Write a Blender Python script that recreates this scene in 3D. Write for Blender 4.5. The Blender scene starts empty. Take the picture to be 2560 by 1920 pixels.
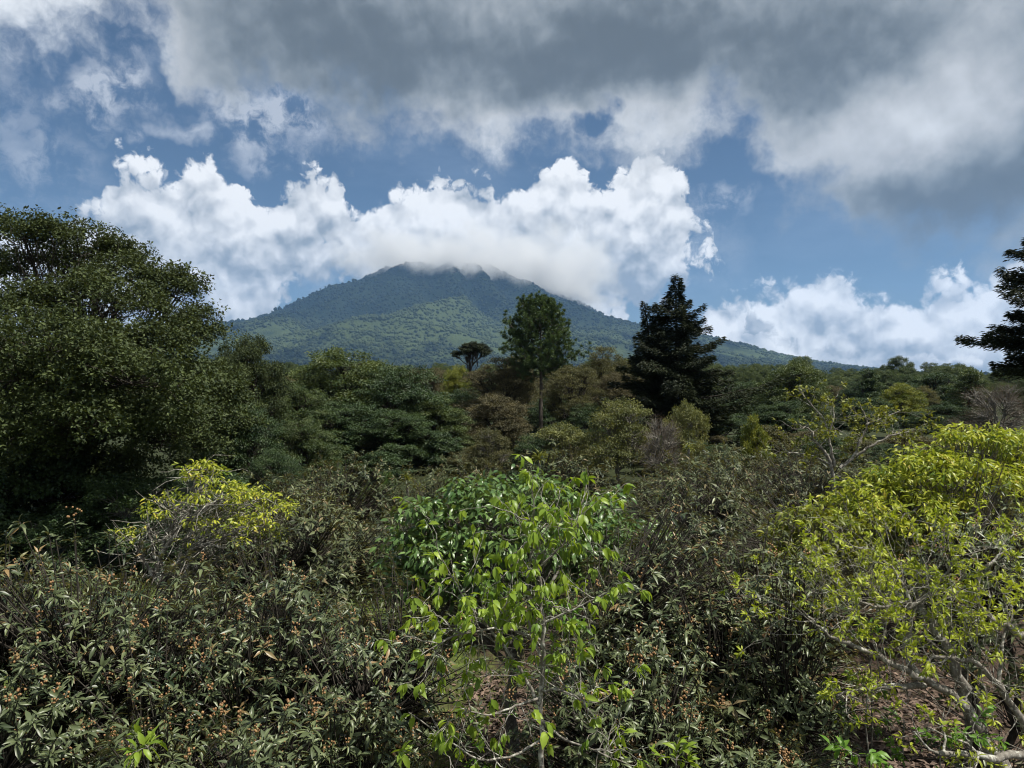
import bpy, math, random
import numpy as np
from mathutils import Matrix, Vector

# ------------------------------------------------------------------ camera, world, sun, exposure
scn = bpy.context.scene
COL = scn.collection
R = math.radians
CAM_Z = 6.5
F_PX = 1778.0                      # focal length in pixels of the 2560 x 1920 photograph
HORIZON = 960.0
cam_d = bpy.data.cameras.new("camera")
cam_d.sensor_width = 36.0
cam_d.lens = 36.0 * F_PX / 2560.0
cam_d.clip_start = 0.1
cam_d.clip_end = 60000.0
cam = bpy.data.objects.new("camera", cam_d)
cam.location = (0, 0, CAM_Z)
cam.rotation_euler = (R(90), 0, 0)
COL.objects.link(cam)
scn.camera = cam

SUN_EL, SUN_AZ = 62.0, 112.0       # degrees; azimuth from +Y (ahead), clockwise
sun_dir = Vector((math.sin(R(SUN_AZ)) * math.cos(R(SUN_EL)), math.cos(R(SUN_AZ)) * math.cos(R(SUN_EL)), math.sin(R(SUN_EL))))
sun_d = bpy.data.lights.new("sun", 'SUN')
sun_d.energy = 4.8
sun_d.angle = R(0.53)
sun_d.color = (1.0, 0.95, 0.86)
sun = bpy.data.objects.new("sun", sun_d)
sun.rotation_euler = sun_dir.to_track_quat('Z', 'Y').to_euler()
sun.location = (0, 0, 60)
COL.objects.link(sun)

scn.view_settings.view_transform = 'Standard'
scn.view_settings.look = 'None'
scn.view_settings.exposure = 0.5
scn.view_settings.gamma = 1.0
scn.view_settings.use_curve_mapping = False
cy = scn.cycles
cy.max_bounces = 5
cy.diffuse_bounces = 3
cy.glossy_bounces = 1
cy.transmission_bounces = 3
cy.transparent_max_bounces = 4
cy.volume_bounces = 4
cy.use_denoising = True
cy.filter_width = 1.1
cy.caustics_reflective = False
cy.caustics_refractive = False


class NT:
    """small helper to write node trees as expressions"""
    def __init__(self, tree):
        self.t = tree
        self.l = tree.links
        self.dim = '3D'

    def n(self, typ, ins=None, **props):
        nd = self.t.nodes.new(typ)
        for k, v in props.items():
            setattr(nd, k, v)
        for k, v in (ins or {}).items():
            self.set(nd.inputs[k], v)
        return nd

    def set(self, sock, v):
        if isinstance(v, bpy.types.NodeSocket):
            self.l.new(v, sock)
        else:
            sock.default_value = v

    def m(self, op, a, b=0.0, c=0.0, clamp=False):
        nd = self.t.nodes.new('ShaderNodeMath')
        nd.operation = op
        nd.use_clamp = clamp
        for i, v in enumerate((a, b, c)):
            self.set(nd.inputs[i], v)
        return nd.outputs[0]

    def vm(self, op, a, b=(0, 0, 0), scale=None):
        nd = self.t.nodes.new('ShaderNodeVectorMath')
        nd.operation = op
        self.set(nd.inputs[0], a)
        self.set(nd.inputs[1], b)
        if scale is not None:
            self.set(nd.inputs['Scale'], scale)
        return nd.outputs['Value'] if op in ('LENGTH', 'DOT_PRODUCT', 'DISTANCE') else nd.outputs[0]

    def step(self, v, a, b):
        nd = self.n('ShaderNodeMapRange', interpolation_type='SMOOTHSTEP')
        self.set(nd.inputs['Value'], v)
        self.set(nd.inputs['From Min'], a)
        self.set(nd.inputs['From Max'], b)
        return nd.outputs[0]

    def mix(self, f, a, b):
        nd = self.n('ShaderNodeMix', data_type='RGBA')
        self.set(nd.inputs[0], f)
        self.set(nd.inputs[6], a)
        self.set(nd.inputs[7], b)
        return nd.outputs[2]

    def noise(self, vec, scale, detail=4.0, rough=0.5, dist=0.0, out='Fac'):
        nd = self.n('ShaderNodeTexNoise', noise_dimensions=self.dim, ins={'Scale': scale, 'Detail': detail, 'Roughness': rough, 'Distortion': dist})
        if vec is not None:
            self.set(nd.inputs['Vector'], vec)
        return nd.outputs[out]

    def voro(self, vec, scale, detail=3.0, rough=0.5):
        nd = self.n('ShaderNodeTexVoronoi', {'Scale': scale, 'Detail': detail, 'Roughness': rough}, feature='F1', normalize=True, voronoi_dimensions='2D')
        self.set(nd.inputs['Vector'], vec)
        return nd.outputs['Distance']


def px_dir(px, py):
    """azimuth and elevation of a photograph pixel"""
    x, z = (px - 1280.0) / F_PX, (HORIZON - py) / F_PX
    return math.atan(x), math.atan2(z, math.hypot(1.0, x))


AZ0, AZ1 = -0.80, 0.80


def build_world():
    w = bpy.data.worlds.new("World")
    scn.world = w
    w.use_nodes = True
    w.cycles.sampling_method = 'MANUAL'
    w.cycles.sample_map_resolution = 512
    t = w.node_tree
    t.nodes.clear()
    N = NT(t)
    d = N.n('ShaderNodeTexCoord').outputs['Generated']
    sky = N.n('ShaderNodeTexSky', sky_type='NISHITA', sun_disc=False)
    sky.sun_elevation = R(SUN_EL)
    sky.sun_rotation = R(SUN_AZ)
    sky.altitude = 1500.0
    sky.air_density = 1.0
    sky.dust_density = 0.6
    sky.ozone_density = 1.6
    sx = N.n('ShaderNodeSeparateXYZ', {0: d})
    az = N.m('ARCTAN2', sx.outputs[0], sx.outputs[1])
    el = N.m('ARCSINE', sx.outputs[2])
    base = N.n('ShaderNodeCombineXYZ', {0: az, 1: el}).outputs[0]
    N.dim = '2D'
    d = base                       # clouds are laid out over azimuth and elevation
    # the light wind-torn warp of all cloud edges
    wob = N.vm('SUBTRACT', N.noise(d, 7.0, 3.0, 0.6, out='Color'), (0.5, 0.5, 0.5))
    fine = N.vm('SUBTRACT', N.noise(d, 26.0, 3.0, 0.6, out='Color'), (0.5, 0.5, 0.5))

    def warped(k1, k2):
        v = N.vm('ADD', base, N.vm('SCALE', wob, scale=k1))
        v = N.vm('ADD', v, N.vm('SCALE', fine, scale=k2))
        s = N.n('ShaderNodeSeparateXYZ', {0: v})
        return v, s.outputs[0], s.outputs[1]

    def curve(a, pts):
        """elevation of an outline given as photograph pixels, as a function of azimuth"""
        nd = N.n('ShaderNodeFloatCurve')
        c = nd.mapping.curves[0]
        q = sorted((min(1, max(0, (px_dir(x, y)[0] - AZ0) / (AZ1 - AZ0))), px_dir(x, y)[1] + 0.2) for x, y in pts)
        c.points[0].location = (q[0][0], q[0][1])
        c.points[1].location = (q[-1][0], q[-1][1])
        for p in q[1:-1]:
            c.points.new(*p)
        for p in c.points:
            p.handle_type = 'AUTO_CLAMPED'
        nd.mapping.extend = 'HORIZONTAL'
        nd.mapping.use_clip = False
        nd.mapping.update()
        N.set(nd.inputs['Value'], N.m('DIVIDE', N.m('SUBTRACT', a, AZ0), AZ1 - AZ0, clamp=True))
        return N.m('SUBTRACT', nd.outputs[0], 0.2)

    def blob(v, px, py, rx, ry):
        """soft round patch, 1 in the middle, 0 at the rim"""
        a, e = px_dir(px, py)
        q = N.vm('MULTIPLY', N.vm('SUBTRACT', v, (a, e, 0)), (F_PX / rx, F_PX / ry, 0.0))
        return N.m('SUBTRACT', 1.0, N.vm('LENGTH', q), clamp=True)

    def add(*v):
        r = v[0]
        for q in v[1:]:
            r = N.m('ADD', r, q)
        return r

    # ---- cumulus banks
    vw, wa, we = warped(0.03, 0.012)
    toward = Vector((0.25, 0.9, 0.0)).normalized() * 0.016
    d2 = N.vm('ADD', d, tuple(toward))
    dw = N.vm('ADD', d, N.vm('SCALE', fine, scale=0.02))
    dw2 = N.vm('ADD', dw, tuple(toward))
    bil = N.m('SUBTRACT', 1.0, N.voro(dw, 16.0, 3.0, 0.55))
    bil2 = N.m('SUBTRACT', 1.0, N.voro(dw2, 16.0, 3.0, 0.55))
    crisp = N.noise(dw, 70.0, 3.0, 0.6)
    lump = N.noise(d, 9.0, 3.0, 0.5)
    lump2 = N.noise(d2, 9.0, 3.0, 0.5)
    big = N.voro(N.vm('ADD', dw, N.vm('SCALE', wob, scale=0.03)), 8.5, 1.0, 0.5)
    big2 = N.voro(N.vm('ADD', dw, tuple(toward * 1.6)), 8.5, 1.0, 0.5)
    lit = add(N.m('MULTIPLY', N.m('SUBTRACT', bil, bil2), 1.5), N.m('MULTIPLY', N.m('SUBTRACT', big2, big), 0.9), N.m('MULTIPLY', N.m('SUBTRACT', lump, lump2), 2.2))

    def cumulus(top, bot, soft_top, soft_bot):
        ct, cb = curve(wa, top), curve(wa, bot)
        ft = N.m('SUBTRACT', ct, we)
        fb = N.m('SUBTRACT', we, cb)
        f = N.m('MINIMUM', ft, N.m('MULTIPLY', fb, 0.6))
        dens = add(N.m('MULTIPLY', f, 15.0), N.m('MULTIPLY', N.m('SUBTRACT', bil, 0.62), 1.3), N.m('MULTIPLY', N.m('SUBTRACT', 0.42, big), 1.1), N.m('MULTIPLY', N.m('SUBTRACT', crisp, 0.5), 0.55))
        alpha = N.step(dens, 0.0, soft_top)
        hgt = N.m('DIVIDE', fb, N.m('MAXIMUM', N.m('SUBTRACT', ct, cb), 0.01), clamp=True)
        edge = N.step(dens, 1.6, 0.1)
        return alpha, hgt, edge

    cum1 = cumulus(
        [(-300, 620), (120, 600), (200, 520), (250, 530), (290, 450), (380, 448), (430, 470), (470, 425), (520, 428), (560, 480), (600, 465),
         (640, 500), (700, 510), (770, 470), (840, 460), (866, 520), (880, 560), (915, 565), (960, 510), (1040, 462), (1130, 462), (1200, 480),
         (1260, 495), (1310, 500), (1340, 450), (1400, 430), (1440, 458), (1480, 470), (1520, 490), (1560, 470), (1600, 430), (1660, 418),
         (1700, 455), (1740, 500), (1785, 550), (1800, 640), (1830, 760), (2100, 900), (2900, 950)],
        [(-300, 980), (300, 980), (520, 830), (590, 820), (650, 780), (700, 720), (760, 660), (830, 640), (900, 665), (960, 730), (1000, 800),
         (1450, 860), (1540, 800), (1580, 740), (1640, 690), (1700, 650), (1760, 600), (1800, 600), (1900, 800), (2900, 960)], 0.20, 1)
    cum2 = cumulus(
        [(-300, 1000), (1600, 1000), (1740, 830), (1790, 780), (1850, 775), (1900, 760), (1960, 745), (2010, 735), (2060, 728), (2110, 750),
         (2160, 765), (2210, 745), (2260, 765), (2300, 735), (2350, 715), (2400, 718), (2450, 735), (2520, 700), (2900, 740)],
        [(-300, 1100), (1700, 1080), (2000, 985), (2300, 960), (2420, 930), (2560, 910), (2900, 900)], 0.30, 1)
    # ---- grey deck overhead
    vd, da, de = warped(0.055, 0.04)
    cut = curve(da, [(-400, 140), (0, 110), (150, 70), (330, 20), (400, 60), (450, 220), (560, 262), (640, 235), (760, 280), (880, 318), (960, 300),
                     (1080, 335), (1200, 345), (1330, 345), (1480, 350), (1600, 390), (1700, 400), (1740, 330), (1810, 290), (1870, 330),
                     (1940, 440), (1960, 500), (2080, 500), (2140, 570), (2250, 610), (2400, 590), (2560, 610), (2900, 600)])
    nbig = N.noise(d, 5.0, 6.0, 0.55)
    nmid = N.noise(dw, 14.0, 6.0, 0.62)
    thick = add(0.25, N.m('MULTIPLY', N.m('SUBTRACT', de, cut), 9.0), N.m('MULTIPLY', N.m('SUBTRACT', nmid, 0.5), 1.5))
    broken = N.m('MULTIPLY', N.step(el, 0.62, 1.0), N.m('MULTIPLY', N.m('SUBTRACT', 0.56, nbig), 16.0))    # gaps of blue high overhead
    thick = N.m('SUBTRACT', thick, N.m('MAXIMUM', broken, 0.0))
    for (x, y, rx, ry, k) in ((1465, 305, 60, 34, 0.8), (1530, 265, 50, 26, 0.6), (700, 265, 70, 50, 0.9)):
        thick = N.m('SUBTRACT', thick, N.m('MULTIPLY', blob(vd, x, y, rx, ry), k))
    da_alpha = N.step(thick, -0.1, 0.75)
    vl, la, le = warped(0.09, 0.03)
    lum = add(0.43, N.m('MULTIPLY', N.m('SUBTRACT', nmid, 0.5), 0.18), N.m('MULTIPLY', N.step(thick, 1.6, 0.0), 0.20),
              N.m('MULTIPLY', N.m('SUBTRACT', nbig, 0.5), 0.25), N.m('MULTIPLY', lit, 0.18))
    for (x, y, rx, ry, k) in ((600, 90, 520, 280, -0.30), (1000, 200, 520, 230, -0.36), (1820, 160, 950, 230, -0.36), (2230, 500, 640, 260, -0.40), (2560, 300, 300, 400, -0.18),
                              (1400, 120, 700, 200, -0.16), (2480, 540, 400, 240, -0.16), (2340, 290, 320, 160, 0.42), (2050, 400, 260, 140, 0.14),
                              (60, 40, 480, 220, 0.42), (1560, 310, 360, 140, 0.30), (1200, 320, 330, 110, 0.24), (2500, 40, 340, 130, 0.14)):
        lum = N.m('ADD', lum, N.m('MULTIPLY', N.step(blob(vl, x, y, rx, ry), 0.0, 1.0), k if k > 0 else k * 0.78))
    soft = N.noise(d, 3.2, 5.0, 0.55)
    lum = N.m('ADD', lum, N.m('MULTIPLY', N.m('SUBTRACT', soft, 0.47), 0.30))
    lum = N.m('SMOOTH_MAX', lum, 0.15, 0.16)
    # ---- thin wisps
    vt, ta, te = warped(0.14, 0.05)
    wisp = 0.0
    for (x, y, rx, ry, k) in ((270, 225, 130, 90, 1.5), (650, 300, 190, 110, 1.6), (255, 290, 50, 80, 1.2), (20, 320, 160, 240, 0.5), (470, 330, 60, 40, 1.0),
                              (385, 345, 45, 40, 0.9), (1830, 510, 90, 70, 1.0), (830, 690, 120, 90, 0.9), (1740, 640, 200, 160, 0.5), (60, 440, 200, 90, 0.7)):
        b = N.m('MULTIPLY', blob(vt, x, y, rx, ry), k)
        wisp = b if isinstance(wisp, float) else N.m('MAXIMUM', wisp, b)
    nw = N.noise(dw, 24.0, 6.0, 0.65)
    wisp = N.m('MULTIPLY', wisp, N.step(nw, 0.36, 0.66), clamp=True)
    veil = N.m('MULTIPLY', N.step(N.noise(N.vm('MULTIPLY', d, (3.0, 9.0, 0.0)), 1.0, 6.0, 0.6), 0.42, 0.75), 0.22)
    low = N.m('MULTIPLY', N.step(el, 0.30, 0.0), 0.05)

    c = N.vm('MULTIPLY', N.vm('SCALE', sky.outputs[0], scale=0.064), (0.84, 0.96, 1.02))
    c = N.mix(N.m('ADD', veil, low), c, (0.34, 0.45, 0.62, 1))
    c = N.mix(N.m('MULTIPLY', wisp, 0.75), c, (0.66, 0.70, 0.77, 1))
    for (a, h, e), wh in ((cum2, 1.1), (cum1, 1.0)):
        k = add(0.08, N.m('MULTIPLY', lit, 1.5), N.m('MULTIPLY', N.step(h, 0.0, 0.9), 0.66), N.m('MULTIPLY', e, 0.12))
        k = N.m('MINIMUM', N.m('MAXIMUM', k, 0.0), 1.0)
        c = N.mix(a, c, N.mix(k, (0.34 * wh, 0.39 * wh, 0.45 * wh, 1), (1.06 * wh, 1.07 * wh, 1.08 * wh, 1)))
    g = N.vm('SCALE', N.mix(N.step(lum, 0.15, 0.6), (0.86, 0.985, 1.06, 1), (0.96, 0.995, 1.03, 1)), scale=lum)
    c = N.mix(da_alpha, c, g)
    bg = N.n('ShaderNodeBackground', {'Color': c, 'Strength': 0.69})
    out = N.n('ShaderNodeOutputWorld')
    N.l.new(bg.outputs[0], out.inputs[0])


build_world()


# ------------------------------------------------------------------ helpers
def at(px, py, depth):
    """point of the photograph pixel at a distance ahead of the camera that is known from the ground or from usual sizes"""
    return np.array(((px - 1280.0) / F_PX * depth, depth, CAM_Z + (HORIZON - py) / F_PX * depth))


def at_x(px, depth):
    return (px - 1280.0) / F_PX * depth


def nrm(v):
    v = np.asarray(v, float)
    return v / np.maximum(np.linalg.norm(v, axis=-1, keepdims=True), 1e-9)


class MB:
    """collects triangles and quads with one tint value per face"""
    def __init__(self):
        self.v, self.q, self.t, self.tq, self.tt, self.nv = [], [], [], [], [], 0

    def add(self, v, f, tint=0.5):
        f = np.asarray(f) + self.nv
        tint = np.broadcast_to(np.asarray(tint, float), (len(f),))
        if f.shape[1] == 4:
            self.q.append(f); self.tq.append(tint)
        else:
            self.t.append(f); self.tt.append(tint)
        self.v.append(np.asarray(v, float))
        self.nv += len(v)

    def mesh(self, name, mat, smooth=True):
        me = bpy.data.meshes.new(name)
        v = np.concatenate(self.v) if self.v else np.zeros((0, 3))
        parts = [(a, b) for a, b in ((self.q, self.tq), (self.t, self.tt)) if a]
        loops = np.concatenate([np.concatenate(a).ravel() for a, b in parts])
        sizes = np.concatenate([np.full(len(np.concatenate(a)), a[0].shape[1]) for a, b in parts])
        tint = np.concatenate([np.concatenate(b) for a, b in parts])
        me.vertices.add(len(v)); me.vertices.foreach_set('co', v.astype(np.float32).ravel())
        me.loops.add(len(loops)); me.loops.foreach_set('vertex_index', loops.astype(np.int32))
        me.polygons.add(len(sizes))
        me.polygons.foreach_set('loop_start', np.concatenate(([0], np.cumsum(sizes)[:-1])).astype(np.int32))
        at_ = me.attributes.new('tint', 'FLOAT', 'FACE')
        me.update(calc_edges=True)
        at_ = me.attributes['tint']
        at_.data.foreach_set('value', tint.astype(np.float32))
        me.polygons.foreach_set('use_smooth', np.full(len(sizes), bool(smooth)))
        if mat:
            me.materials.append(mat)
        return me


def ob(name, data, parent=None, kind=None):
    o = bpy.data.objects.new(name, data)
    COL.objects.link(o)
    if parent:
        o.parent = parent
    if kind:
        o['kind'] = kind
    return o


def tag(o, label, cat, group=None):
    o['label'] = label
    o['category'] = cat
    if group:
        o['group'] = group
    return o


def empty(name, loc, label, cat, group=None):
    o = ob(name, None)
    o.empty_display_size = 0.3
    o.location = loc
    return tag(o, label, cat, group)


# ------------------------------------------------------------------ materials
def mat_base(name):
    m = bpy.data.materials.new(name)
    m.use_nodes = True
    m.node_tree.nodes.clear()
    return m, NT(m.node_tree)


def leaf_mat(name, dark, light, back=None, rough=0.5, transl=0.3, glow=(1.5, 1.35, 0.5), spec=0.4, var=0.25, old=None):
    """leaf: colour drawn between two real leaf colours by the leaf's own tint, paler underside, some light passing through"""
    m, N = mat_base(name)
    tint = N.n('ShaderNodeAttribute', attribute_name='tint').outputs['Fac']
    rnd = N.n('ShaderNodeObjectInfo').outputs['Random']
    k = N.m('ADD', tint, N.m('MULTIPLY', N.m('SUBTRACT', rnd, 0.5), var), clamp=True)
    c = N.mix(k, (*dark, 1), (*light, 1))
    if old:                                    # a few yellowed or browned leaves
        c = N.mix(N.step(tint, .86, .97), c, (*old, 1))
    if back:
        c = N.mix(N.m('MULTIPLY', N.n('ShaderNodeNewGeometry').outputs['Backfacing'], 0.85), c, (*back, 1))
    p = N.n('ShaderNodeBsdfPrincipled', {'Base Color': c, 'Roughness': rough, 'Specular IOR Level': spec})
    t = N.n('ShaderNodeBsdfTranslucent', {'Color': N.vm('MULTIPLY', c, glow)})
    mx = N.n('ShaderNodeMixShader', {0: transl})
    N.l.new(p.outputs[0], mx.inputs[1]); N.l.new(t.outputs[0], mx.inputs[2])
    o = N.n('ShaderNodeOutputMaterial')
    N.l.new(mx.outputs[0], o.inputs['Surface'])
    return m


def bark_mat(name, a, b, lichen=None, scale=14.0, amount=0.5):
    m, N = mat_base(name)
    co = N.n('ShaderNodeTexCoord').outputs['Object']
    n1 = N.noise(N.vm('MULTIPLY', co, (1, 1, 0.35)), scale, 5.0, 0.65)
    c = N.mix(N.step(n1, 0.32, 0.68), (*a, 1), (*b, 1))
    if lichen:
        n2 = N.noise(co, scale * 0.8, 5.0, 0.7)
        c = N.mix(N.m('MULTIPLY', N.step(n2, 0.52, 0.6), amount), c, (*lichen, 1))
    bm = N.n('ShaderNodeBump', {'Strength': 0.6, 'Distance': 0.02, 'Height': n1})
    p = N.n('ShaderNodeBsdfPrincipled', {'Base Color': c, 'Roughness': 0.9, 'Specular IOR Level': 0.2, 'Normal': bm.outputs[0]})
    o = N.n('ShaderNodeOutputMaterial')
    N.l.new(p.outputs[0], o.inputs['Surface'])
    return m


M = {}
M['loquat'] = leaf_mat('loquat_leaf', (0.018, 0.033, 0.015), (0.175, 0.210, 0.096), (0.18, 0.175, 0.098), rough=0.38, transl=0.12, spec=0.4, old=(0.24, 0.165, 0.075))
M['loquat_far'] = leaf_mat('loquat_leaf_dull', (0.022, 0.034, 0.014), (0.150, 0.172, 0.076), (0.15, 0.145, 0.080), rough=0.48, transl=0.15, spec=0.3, old=(0.19, 0.15, 0.08))
M['oak'] = leaf_mat('oak_leaf', (0.012, 0.025, 0.009), (0.084, 0.110, 0.036), (0.052, 0.068, 0.030), rough=0.6, transl=0.2, spec=0.25)
M['dark_green'] = leaf_mat('dark_green_leaf', (0.021, 0.045, 0.018), (0.068, 0.108, 0.039), rough=0.5, transl=0.22)
M['mid_green'] = leaf_mat('mid_green_leaf', (0.036, 0.063, 0.021), (0.105, 0.138, 0.045), rough=0.5, transl=0.25)
M['fresh_green'] = leaf_mat('fresh_green_leaf', (0.045, 0.098, 0.024), (0.128, 0.210, 0.053), rough=0.5, transl=0.3)
M['olive'] = leaf_mat('olive_leaf', (0.056, 0.062, 0.025), (0.150, 0.144, 0.060), rough=0.6, transl=0.25)
M['pale_olive'] = leaf_mat('pale_olive_leaf', (0.084, 0.102, 0.036), (0.204, 0.216, 0.082), rough=0.6, transl=0.28)
M['brown_olive'] = leaf_mat('brown_olive_leaf', (0.058, 0.057, 0.029), (0.150, 0.130, 0.068), rough=0.65, transl=0.2)
M['russet'] = leaf_mat('russet_twig', (0.072, 0.054, 0.041), (0.168, 0.120, 0.090), rough=0.8, transl=0.15)
M['yellow_green'] = leaf_mat('yellow_green_leaf', (0.090, 0.126, 0.019), (0.228, 0.240, 0.036), rough=0.45, transl=0.3)
M['lime'] = leaf_mat('lime_leaf', (0.10, 0.17, 0.020), (0.52, 0.52, 0.05), (0.32, 0.38, 0.06), rough=0.42, transl=0.32, glow=(1.25, 1.2, 0.5), old=(0.50, 0.42, 0.07))
M['sapling'] = leaf_mat('sapling_leaf', (0.10, 0.19, 0.020), (0.32, 0.43, 0.05), (0.23, 0.33, 0.05), rough=0.4, transl=0.4, glow=(1.4, 1.3, 0.4))
M['glossy'] = leaf_mat('glossy_green_leaf', (0.040, 0.095, 0.022), (0.165, 0.265, 0.075), (0.14, 0.20, 0.07), rough=0.36, transl=0.22, spec=0.5)
M['shoot'] = leaf_mat('fresh_shoot', (0.18, 0.25, 0.022), (0.42, 0.47, 0.045), rough=0.45, transl=0.35, glow=(1.2, 1.2, 0.4))
M['green_shoot'] = leaf_mat('green_shoot', (0.075, 0.17, 0.020), (0.16, 0.30, 0.04), rough=0.45, transl=0.35, glow=(1.2, 1.2, 0.4))
M['conifer'] = leaf_mat('conifer_spray', (0.009, 0.016, 0.008), (0.034, 0.044, 0.018), rough=0.6, transl=0.08, spec=0.25)
M['pine'] = leaf_mat('pine_needle', (0.042, 0.078, 0.033), (0.128, 0.188, 0.078), rough=0.55, transl=0.2)
M['yucca'] = leaf_mat('yucca_leaf', (0.12, 0.15, 0.03), (0.27, 0.28, 0.07), rough=0.4, transl=0.2)
M['litter'] = leaf_mat('dry_leaf', (0.040, 0.028, 0.021), (0.25, 0.175, 0.13), rough=0.8, transl=0.1, glow=(1, 1, 1))
M['grass'] = leaf_mat('grass_blade', (0.06, 0.10, 0.016), (0.17, 0.22, 0.045), rough=0.6, transl=0.3)
M['fruit'] = leaf_mat('loquat_fruit', (0.20, 0.105, 0.045), (0.36, 0.215, 0.095), rough=0.5, transl=0.0)
M['bark'] = bark_mat('dark_bark', (0.020, 0.017, 0.014), (0.065, 0.056, 0.046), (0.12, 0.12, 0.10), amount=0.25)
M['bark_grey'] = bark_mat('grey_bark', (0.075, 0.068, 0.058), (0.20, 0.185, 0.16), (0.36, 0.36, 0.32), scale=18, amount=0.7)
M['bark_pale'] = bark_mat('pale_lichen_bark', (0.11, 0.10, 0.085), (0.27, 0.25, 0.215), (0.50, 0.50, 0.44), scale=16, amount=0.9)
M['bark_pine'] = bark_mat('pine_bark', (0.06, 0.052, 0.045), (0.16, 0.14, 0.12), scale=8)


# ------------------------------------------------------------------ leaf and branch geometry
# templates: (along, across, up) vertices and faces
T_DIAMOND = (np.array([(0, 0, 0), (.45, -.5, .06), (1, 0, -.08), (.45, .5, .06)]), np.array([(0, 1, 2), (0, 2, 3)]))
T_MID = (np.array([(0, 0, 0), (.45, -.5, .07), (.5, 0, .0), (.45, .5, .07), (1, 0, -.16)]), np.array([(0, 1, 2), (0, 2, 3), (1, 4, 2), (2, 4, 3)]))
T_NEEDLE = (np.array([(0, -.5, 0), (0, .5, 0), (1, 0, -.1)]), np.array([(0, 1, 2)]))
T_LEAF = (np.array([(0, 0, 0), (.30, -.44, .09), (.30, 0, .03), (.30, .44, .09), (.66, -.42, .02), (.66, 0, -.04), (.66, .42, .02), (1, 0, -.20)]),
          np.array([(0, 1, 2), (0, 2, 3), (1, 5, 2), (1, 4, 5), (2, 6, 3), (2, 5, 6), (4, 7, 5), (5, 7, 6)]))


def leaf_frames(D, up, rng, roll=0.5):
    D = nrm(D)
    S = nrm(np.cross(nrm(up + rng.normal(0, roll, D.shape)), D))
    return D, S, np.cross(D, S)


def add_leaves(mb, tpl, P, D, S, U, L, W, tint):
    tv, tf = tpl
    L = np.broadcast_to(np.asarray(L, float), (len(P),)); W = np.broadcast_to(np.asarray(W, float), (len(P),))
    v = (P[:, None, :] + D[:, None, :] * (tv[None, :, 0, None] * L[:, None, None]) + S[:, None, :] * (tv[None, :, 1, None] * W[:, None, None])
         + U[:, None, :] * (tv[None, :, 2, None] * L[:, None, None]))
    f = tf[None] + (np.arange(len(P)) * len(tv))[:, None, None]
    mb.add(v.reshape(-1, 3), f.reshape(-1, 3), np.repeat(np.broadcast_to(tint, (len(P),)), len(tf)))


def tube(mb, pts, rad, sides=6, tint=0.5):
    pts = np.asarray(pts, float)
    k = len(pts)
    rad = np.asarray(rad, float)
    tg = nrm(np.gradient(pts, axis=0))
    ref = np.array((0.31, 0.87, 0.39))
    a = nrm(np.cross(tg, ref)); b = np.cross(tg, a)
    th = np.linspace(0, 2 * math.pi, sides, endpoint=False)
    ring = (a[:, None, :] * np.cos(th)[None, :, None] + b[:, None, :] * np.sin(th)[None, :, None]) * rad[:, None, None] + pts[:, None, :]
    i = np.arange(k - 1)[:, None] * sides
    j = np.arange(sides)[None]
    jn = (j + 1) % sides
    f = np.stack((i + j, i + jn, i + sides + jn, i + sides + j), -1).reshape(-1, 4)
    mb.add(ring.reshape(-1, 3), f, tint)


def bend(p0, p1, rng, n=6, wig=0.08, sag=0.0):
    """a crooked limb from p0 to p1"""
    p0, p1 = np.asarray(p0, float), np.asarray(p1, float)
    t = np.linspace(0, 1, n)[:, None]
    L = np.linalg.norm(p1 - p0)
    p = p0 + (p1 - p0) * t
    w = rng.normal(0, wig * L, (n, 3))
    w = np.cumsum(w, 0) * 0.5
    w -= w[-1] * t
    w[0] = 0
    p = p + w
    p[:, 2] += (np.sin(t[:, 0] * math.pi) * sag * L)
    return p


def crown_leaves(mb, rng, C, n, cr, flat, L, W, tpl, droop=0.25, ct=0.5, cs=0.22, ls=0.16, spread=1.0):
    """n leaves round each clump centre in C"""
    k = len(C)
    off = rng.normal(0, 1, (k * n, 3))
    off = off / np.maximum(np.linalg.norm(off, axis=1, keepdims=True), .01) * (rng.random((k * n, 1)) ** 0.45)
    P = np.repeat(C, n, 0) + off * np.array((cr, cr, cr * flat))
    D = off * np.array((1, 1, 0.6)) * spread + rng.normal(0, 0.45, off.shape) + np.array((0, 0, -droop))
    D, S, U = leaf_frames(D, np.tile((0, 0, 1.0), (k * n, 1)), rng, 0.55)
    tint = np.clip(np.repeat(rng.normal(ct, cs, k), n) + rng.normal(0, ls, k * n), 0, 1)
    s = rng.uniform(0.7, 1.25, k * n)
    add_leaves(mb, tpl, P, D, S, U, L * s, W * s, tint)


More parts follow.
